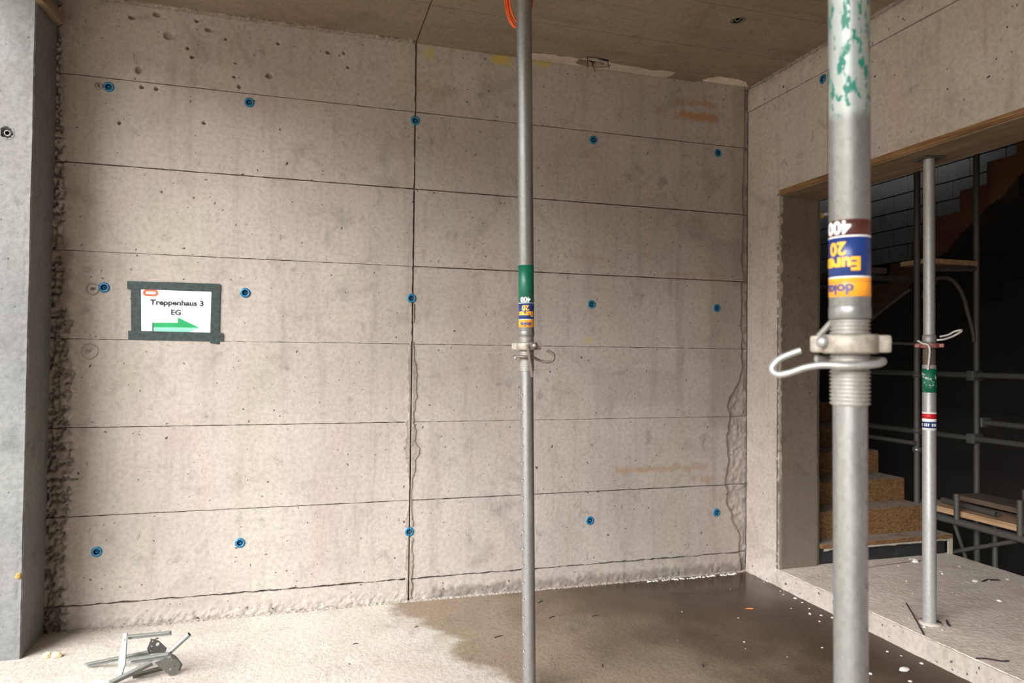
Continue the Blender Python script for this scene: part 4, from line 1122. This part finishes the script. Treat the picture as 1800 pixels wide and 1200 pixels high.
# front leg and low rear bar
angle_bar('leg', L3(-0.055, -0.145, 0.027), L3(0.095, -0.05, 0.085), 0.026)
angle_bar('leg', L3(0.01, -0.06, 0.025), L3(0.14, 0.0, 0.042), 0.024, M['galv_dark'])
for a, r_ in ((L3(0.004, -0.049, 0.084), 0.006), (L3(0.165, -0.049, 0.110), 0.005), (L3(-0.02, -0.126, 0.034), 0.006)):
    MB().lathe([(0.0, 0.005), (r_, 0.004), (r_, -0.006)], 10, Matrix.Translation(a) @ Matrix.Rotation(math.pi / 2, 4, 'X')).build('bolt', M['wire'], TP)
for o in TP.children: pass
ws = tag(empty('sheet_metal_offcut', (-4.085, -0.735, 0.002)), 'bright white folded metal offcut lying before the tripod head', 'offcut')
MB().box((-0.035, -0.022, 0.0), (0.055, 0.016, 0.003), Matrix.Rotation(-0.55, 4, 'Z') @ Matrix.Rotation(0.06, 4, 'X'), bev=0.0008).build('sheet', M['white_metal'], ws)
MB().box((-0.035, 0.013, 0.0), (0.055, 0.016, 0.012), Matrix.Rotation(-0.55, 4, 'Z') @ Matrix.Rotation(0.06, 4, 'X'), bev=0.0008).build('fold', M['white_metal'], ws)

# timber batten wedged at the head of the column
o = MB().box((-0.019, -0.30, -0.03), (0.019, 0.30, 0.03), bev=0.003).build('timber_batten', M['batten'])
o.location = (-4.508, -0.38, 3.405); o.rotation_euler = (0.03, 0.0, -0.03)
tag(o, 'weathered timber batten fixed along the head of the left column', 'batten')


# ------------------------------------------------------------------ debris
def lump(name, loc, size, mat, label, cat, group=None, seed=0, flatz=0.5, rz=0.0):
    rnd = random.Random(seed); bm = bmesh.new(); bmesh.ops.create_icosphere(bm, subdivisions=2, radius=1.0)
    for v in bm.verts:
        k = 0.7 + 0.6 * float(fbm(np.array(v.co.x * 1.7 + seed * 3.1), np.array(v.co.y * 1.7 + v.co.z * 2.3), seed, 3))
        v.co = Vector((v.co.x * size[0] * k, v.co.y * size[1] * k, max(-0.3, v.co.z) * size[2] * k))
    zmin = min(v.co.z for v in bm.verts)
    for v in bm.verts: v.co.z -= zmin
    me = bpy.data.meshes.new(name); bm.to_mesh(me); bm.free(); me.materials.append(mat)
    o = bpy.data.objects.new(name, me); COL.objects.link(o); o.location = loc; o.rotation_euler = (0, 0, rz)
    tag(o, label, cat, group); return o


lump('foam_lump', (-4.41, -0.345, 0), (0.024, 0.018, 0.02), M['foam'], 'pale yellow foam lump on the floor, the one nearer the column', 'foam', 'foam crumbs by the column', 1)
lump('foam_lump', (-4.365, -0.352, 0), (0.026, 0.018, 0.02), M['foam'], 'pale yellow foam lump on the floor, the one nearer the tripod head', 'foam', 'foam crumbs by the column', 2)
o = lump('foam_blob', (-4.548, -0.334, 0.41), (0.014, 0.010, 0.022), M['foam_dark'], 'orange foam blob stuck low on the edge of the grey column', 'foam', None, 3)

chips = [(-0.425, -1.629, 0.012), (-0.073, -1.604, 0.014), (-0.128, -1.437, 0.012), (-0.435, -1.3, 0.009), (-0.803, -1.121, 0.007), (-0.06, -0.947, 0.013), (-0.10, -0.90, 0.015), (-0.055, -1.01, 0.012),
         (-0.15, -0.86, 0.012), (-0.05, -0.6, 0.012), (-0.06, -0.68, 0.010), (-0.08, -0.52, 0.011), (-0.05, -0.45, 0.009), (-0.13, -0.62, 0.008), (-0.2, -0.75, 0.013), (-0.18, -0.98, 0.010),
         (-0.26, -1.1, 0.008), (-0.12, -1.22, 0.011), (-0.2, -1.33, 0.009), (-0.33, -1.45, 0.008), (-0.1, -1.5, 0.010), (-0.3, -1.75, 0.011), (-0.45, -0.52, 0.006), (-0.62, -0.8, 0.006),
         (-0.9, -0.62, 0.005), (-1.1, -0.9, 0.005), (-0.7, -1.35, 0.007), (-0.85, -1.2, 0.006), (-1.3, -1.25, 0.006), (-1.15, -1.0, 0.005), (-0.36, -0.33, 0.006), (-0.06, -0.36, 0.009), (-0.04, -0.26, 0.009),
         (-0.09, -0.78, 0.010), (-0.035, -0.82, 0.011), (-0.22, -1.2, 0.008), (-0.5, -1.5, 0.008), (-0.95, -1.4, 0.006)]
for i, (x, y, s) in enumerate(chips):
    if i % 3 == 1 and i > 10: continue
    s *= random.choice((0.5, 0.7, 0.9))
    lump('plaster_chip', (x, y, -0.001), (s * random.uniform(0.8, 1.3), s * random.uniform(0.6, 1.0), s * 0.5), M['chip'], 'small white plaster chip on the wet floor close along the low step' if x > -0.3 else 'tiny white plaster speck out on the open wet floor', 'plaster chip', 'white chips along the low step' if x > -0.3 else 'white specks on the open wet floor', 10 + i, rz=random.uniform(0, 3))
lump('plaster_lump', (-0.226, -1.644, 0), (0.034, 0.018, 0.012), M['chip'], 'largest white plaster lump on the wet floor below the landing prop', 'plaster chip', None, 77, rz=0.3)
cr = MB(); rnd = random.Random(4)
for i in range(60):
    x = -0.85 + 0.75 * rnd.random() ** 0.8; yy = -0.035 - 0.02 * rnd.random(); r_ = rnd.uniform(0.003, 0.009)
    cr.lathe([(0.0, r_ * 0.5), (r_ * 0.7, r_ * 0.35), (r_, -0.002)], 6, Matrix.Translation((x, yy, 0.0)) @ Matrix.Rotation(rnd.uniform(0, 3), 4, 'Z') @ Matrix.Diagonal((2.2, 0.8, 1, 1)))
tag(cr.build('salt_crust', M['chip'], wall_back), kind='stuff')
plat_l = [(1.10, -0.925, 0.020), (1.20, -0.93, 0.016), (1.04, -0.92, 0.012), (1.30, -0.64, 0.018), (1.08, -0.46, 0.034), (1.02, -0.44, 0.022), (1.16, -0.47, 0.02), (1.07, -0.70, 0.014), (1.03, -0.74, 0.012), (0.88, -0.52, 0.012),
          (0.26, -1.33, 0.010), (0.13, -1.33, 0.010), (0.10, -1.46, 0.012), (0.16, -1.52, 0.012), (0.22, -1.50, 0.008), (0.75, -1.1, 0.012), (0.9, -1.25, 0.014), (0.72, -1.5, 0.01), (1.35, -0.95, 0.02), (0.5, -1.0, 0.008), (0.66, -0.8, 0.008)]
for i, (x, y, s) in enumerate(plat_l):
    lump('mortar_crumb', (x, y, PLAT - 0.001), (s, s * 0.7, s * 0.6), M['tan_chip'] if i % 4 else M['chip'], ('mortar crumb beside the foot of the landing prop' if x < 0.4 else 'mortar crumb on the landing just before the first stair' if y > -0.6 else 'mortar crumb far back on the landing near its open edge' if x > 1.0 else 'mortar crumb on the bare middle of the landing'), 'mortar crumb', ('crumbs at the landing prop' if x < 0.4 else 'crumbs before the stair' if y > -0.6 else 'crumbs at the landing edge' if x > 1.0 else 'crumbs mid landing'), 120 + i, rz=i * 1.3)
lump('orange_stub', (-0.459, -0.688, 0), (0.028, 0.006, 0.006), M['straw'], 'short orange stub on the wet floor near the corner', 'stub', None, 55, rz=-0.3)


def twig(name, pts, r, label, cat, mat, group=None):
    return tag(MB().tube(catmull(pts, 4), r, 6).build(name, mat), label, cat, group)


zp = PLAT + 0.004
twig('wire_rod', [(0.235, -1.21, PLAT + 0.035), (0.12, -1.38, PLAT + 0.02), (0.005, -1.545, zp)], 0.004, 'thin dark rod leaning at the foot of the landing prop', 'rod', M['twig'])
twig('wire_bit', [(0.245, -1.49, zp), (0.262, -1.46, zp + 0.002), (0.285, -1.435, zp + 0.006)], 0.006, 'short dark wire bit right of the landing prop foot', 'wire', M['twig'])
twig('wire_bit', [(0.0, -1.85, zp), (0.05, -1.868, zp), (0.09, -1.905, zp), (0.13, -1.915, zp)], 0.0045, 'curved black wire on the near edge of the landing', 'wire', M['twig'])
twig('wire_bit', [(1.14, -0.945, zp), (1.2, -0.935, zp + 0.004), (1.28, -0.95, zp)], 0.006, 'thin dark wire among crumbs far back on the landing', 'wire', M['twig'])
twig('lath_piece', [(0.62, -0.50, zp + 0.006), (0.9, -0.47, zp + 0.008), (1.2, -0.46, zp + 0.012)], 0.007, 'grey lath lying on the landing before the first stair', 'lath', M['tan_chip'])
TW = [((-2.52, -0.44), 0.012, 0.3, 'dark scrap just inside the wet edge near the vertical joint'), ((-2.876, -0.591), 0.014, 0.1, 'dark scrap on the dry floor left of the wet edge'),
      ((-1.712, -0.501), 0.026, 0.5, 'bent dark twig on the wet floor right of the middle prop'), ((-1.692, -0.234), 0.026, 0.6, 'dark twig on the wet floor close to the wall right of the middle prop'),
      ((-1.691, -1.19), 0.018, 1.3, 'curled dark scrap low in front of the wet floor'), ((-1.193, -1.326), 0.018, 1.2, 'short upright-looking dark scrap on the wet floor nearest the camera'),
      ((-2.1, -0.7), 0.03, 0.35, 'dark twig beside the wet edge left of the middle prop'), ((-1.45, -0.55), 0.022, 0.15, 'faint dark twig in the middle of the wet floor'),
      ((-0.9, -1.0), 0.014, -0.4, 'tiny dark scrap among the white chips'), ((-4.02, -0.16), 0.022, 0.4, 'thin splinter on the floor behind the tripod head'), ((-3.92, -0.24), 0.016, 1.0, 'short splinter on the floor just behind the upper bar of the tripod head')]
for i, ((x, y), s_, a, lab) in enumerate(TW):
    dx, dy = math.cos(a) * s_, math.sin(a) * s_
    twig('dark_twig', [(x - dx, y - dy, 0.002), (x + 0.1 * s_, y + 0.15 * s_, 0.004), (x + dx, y + dy, 0.002)], 0.0025, lab, 'twig', M['twig'], 'dark scraps on the floor')
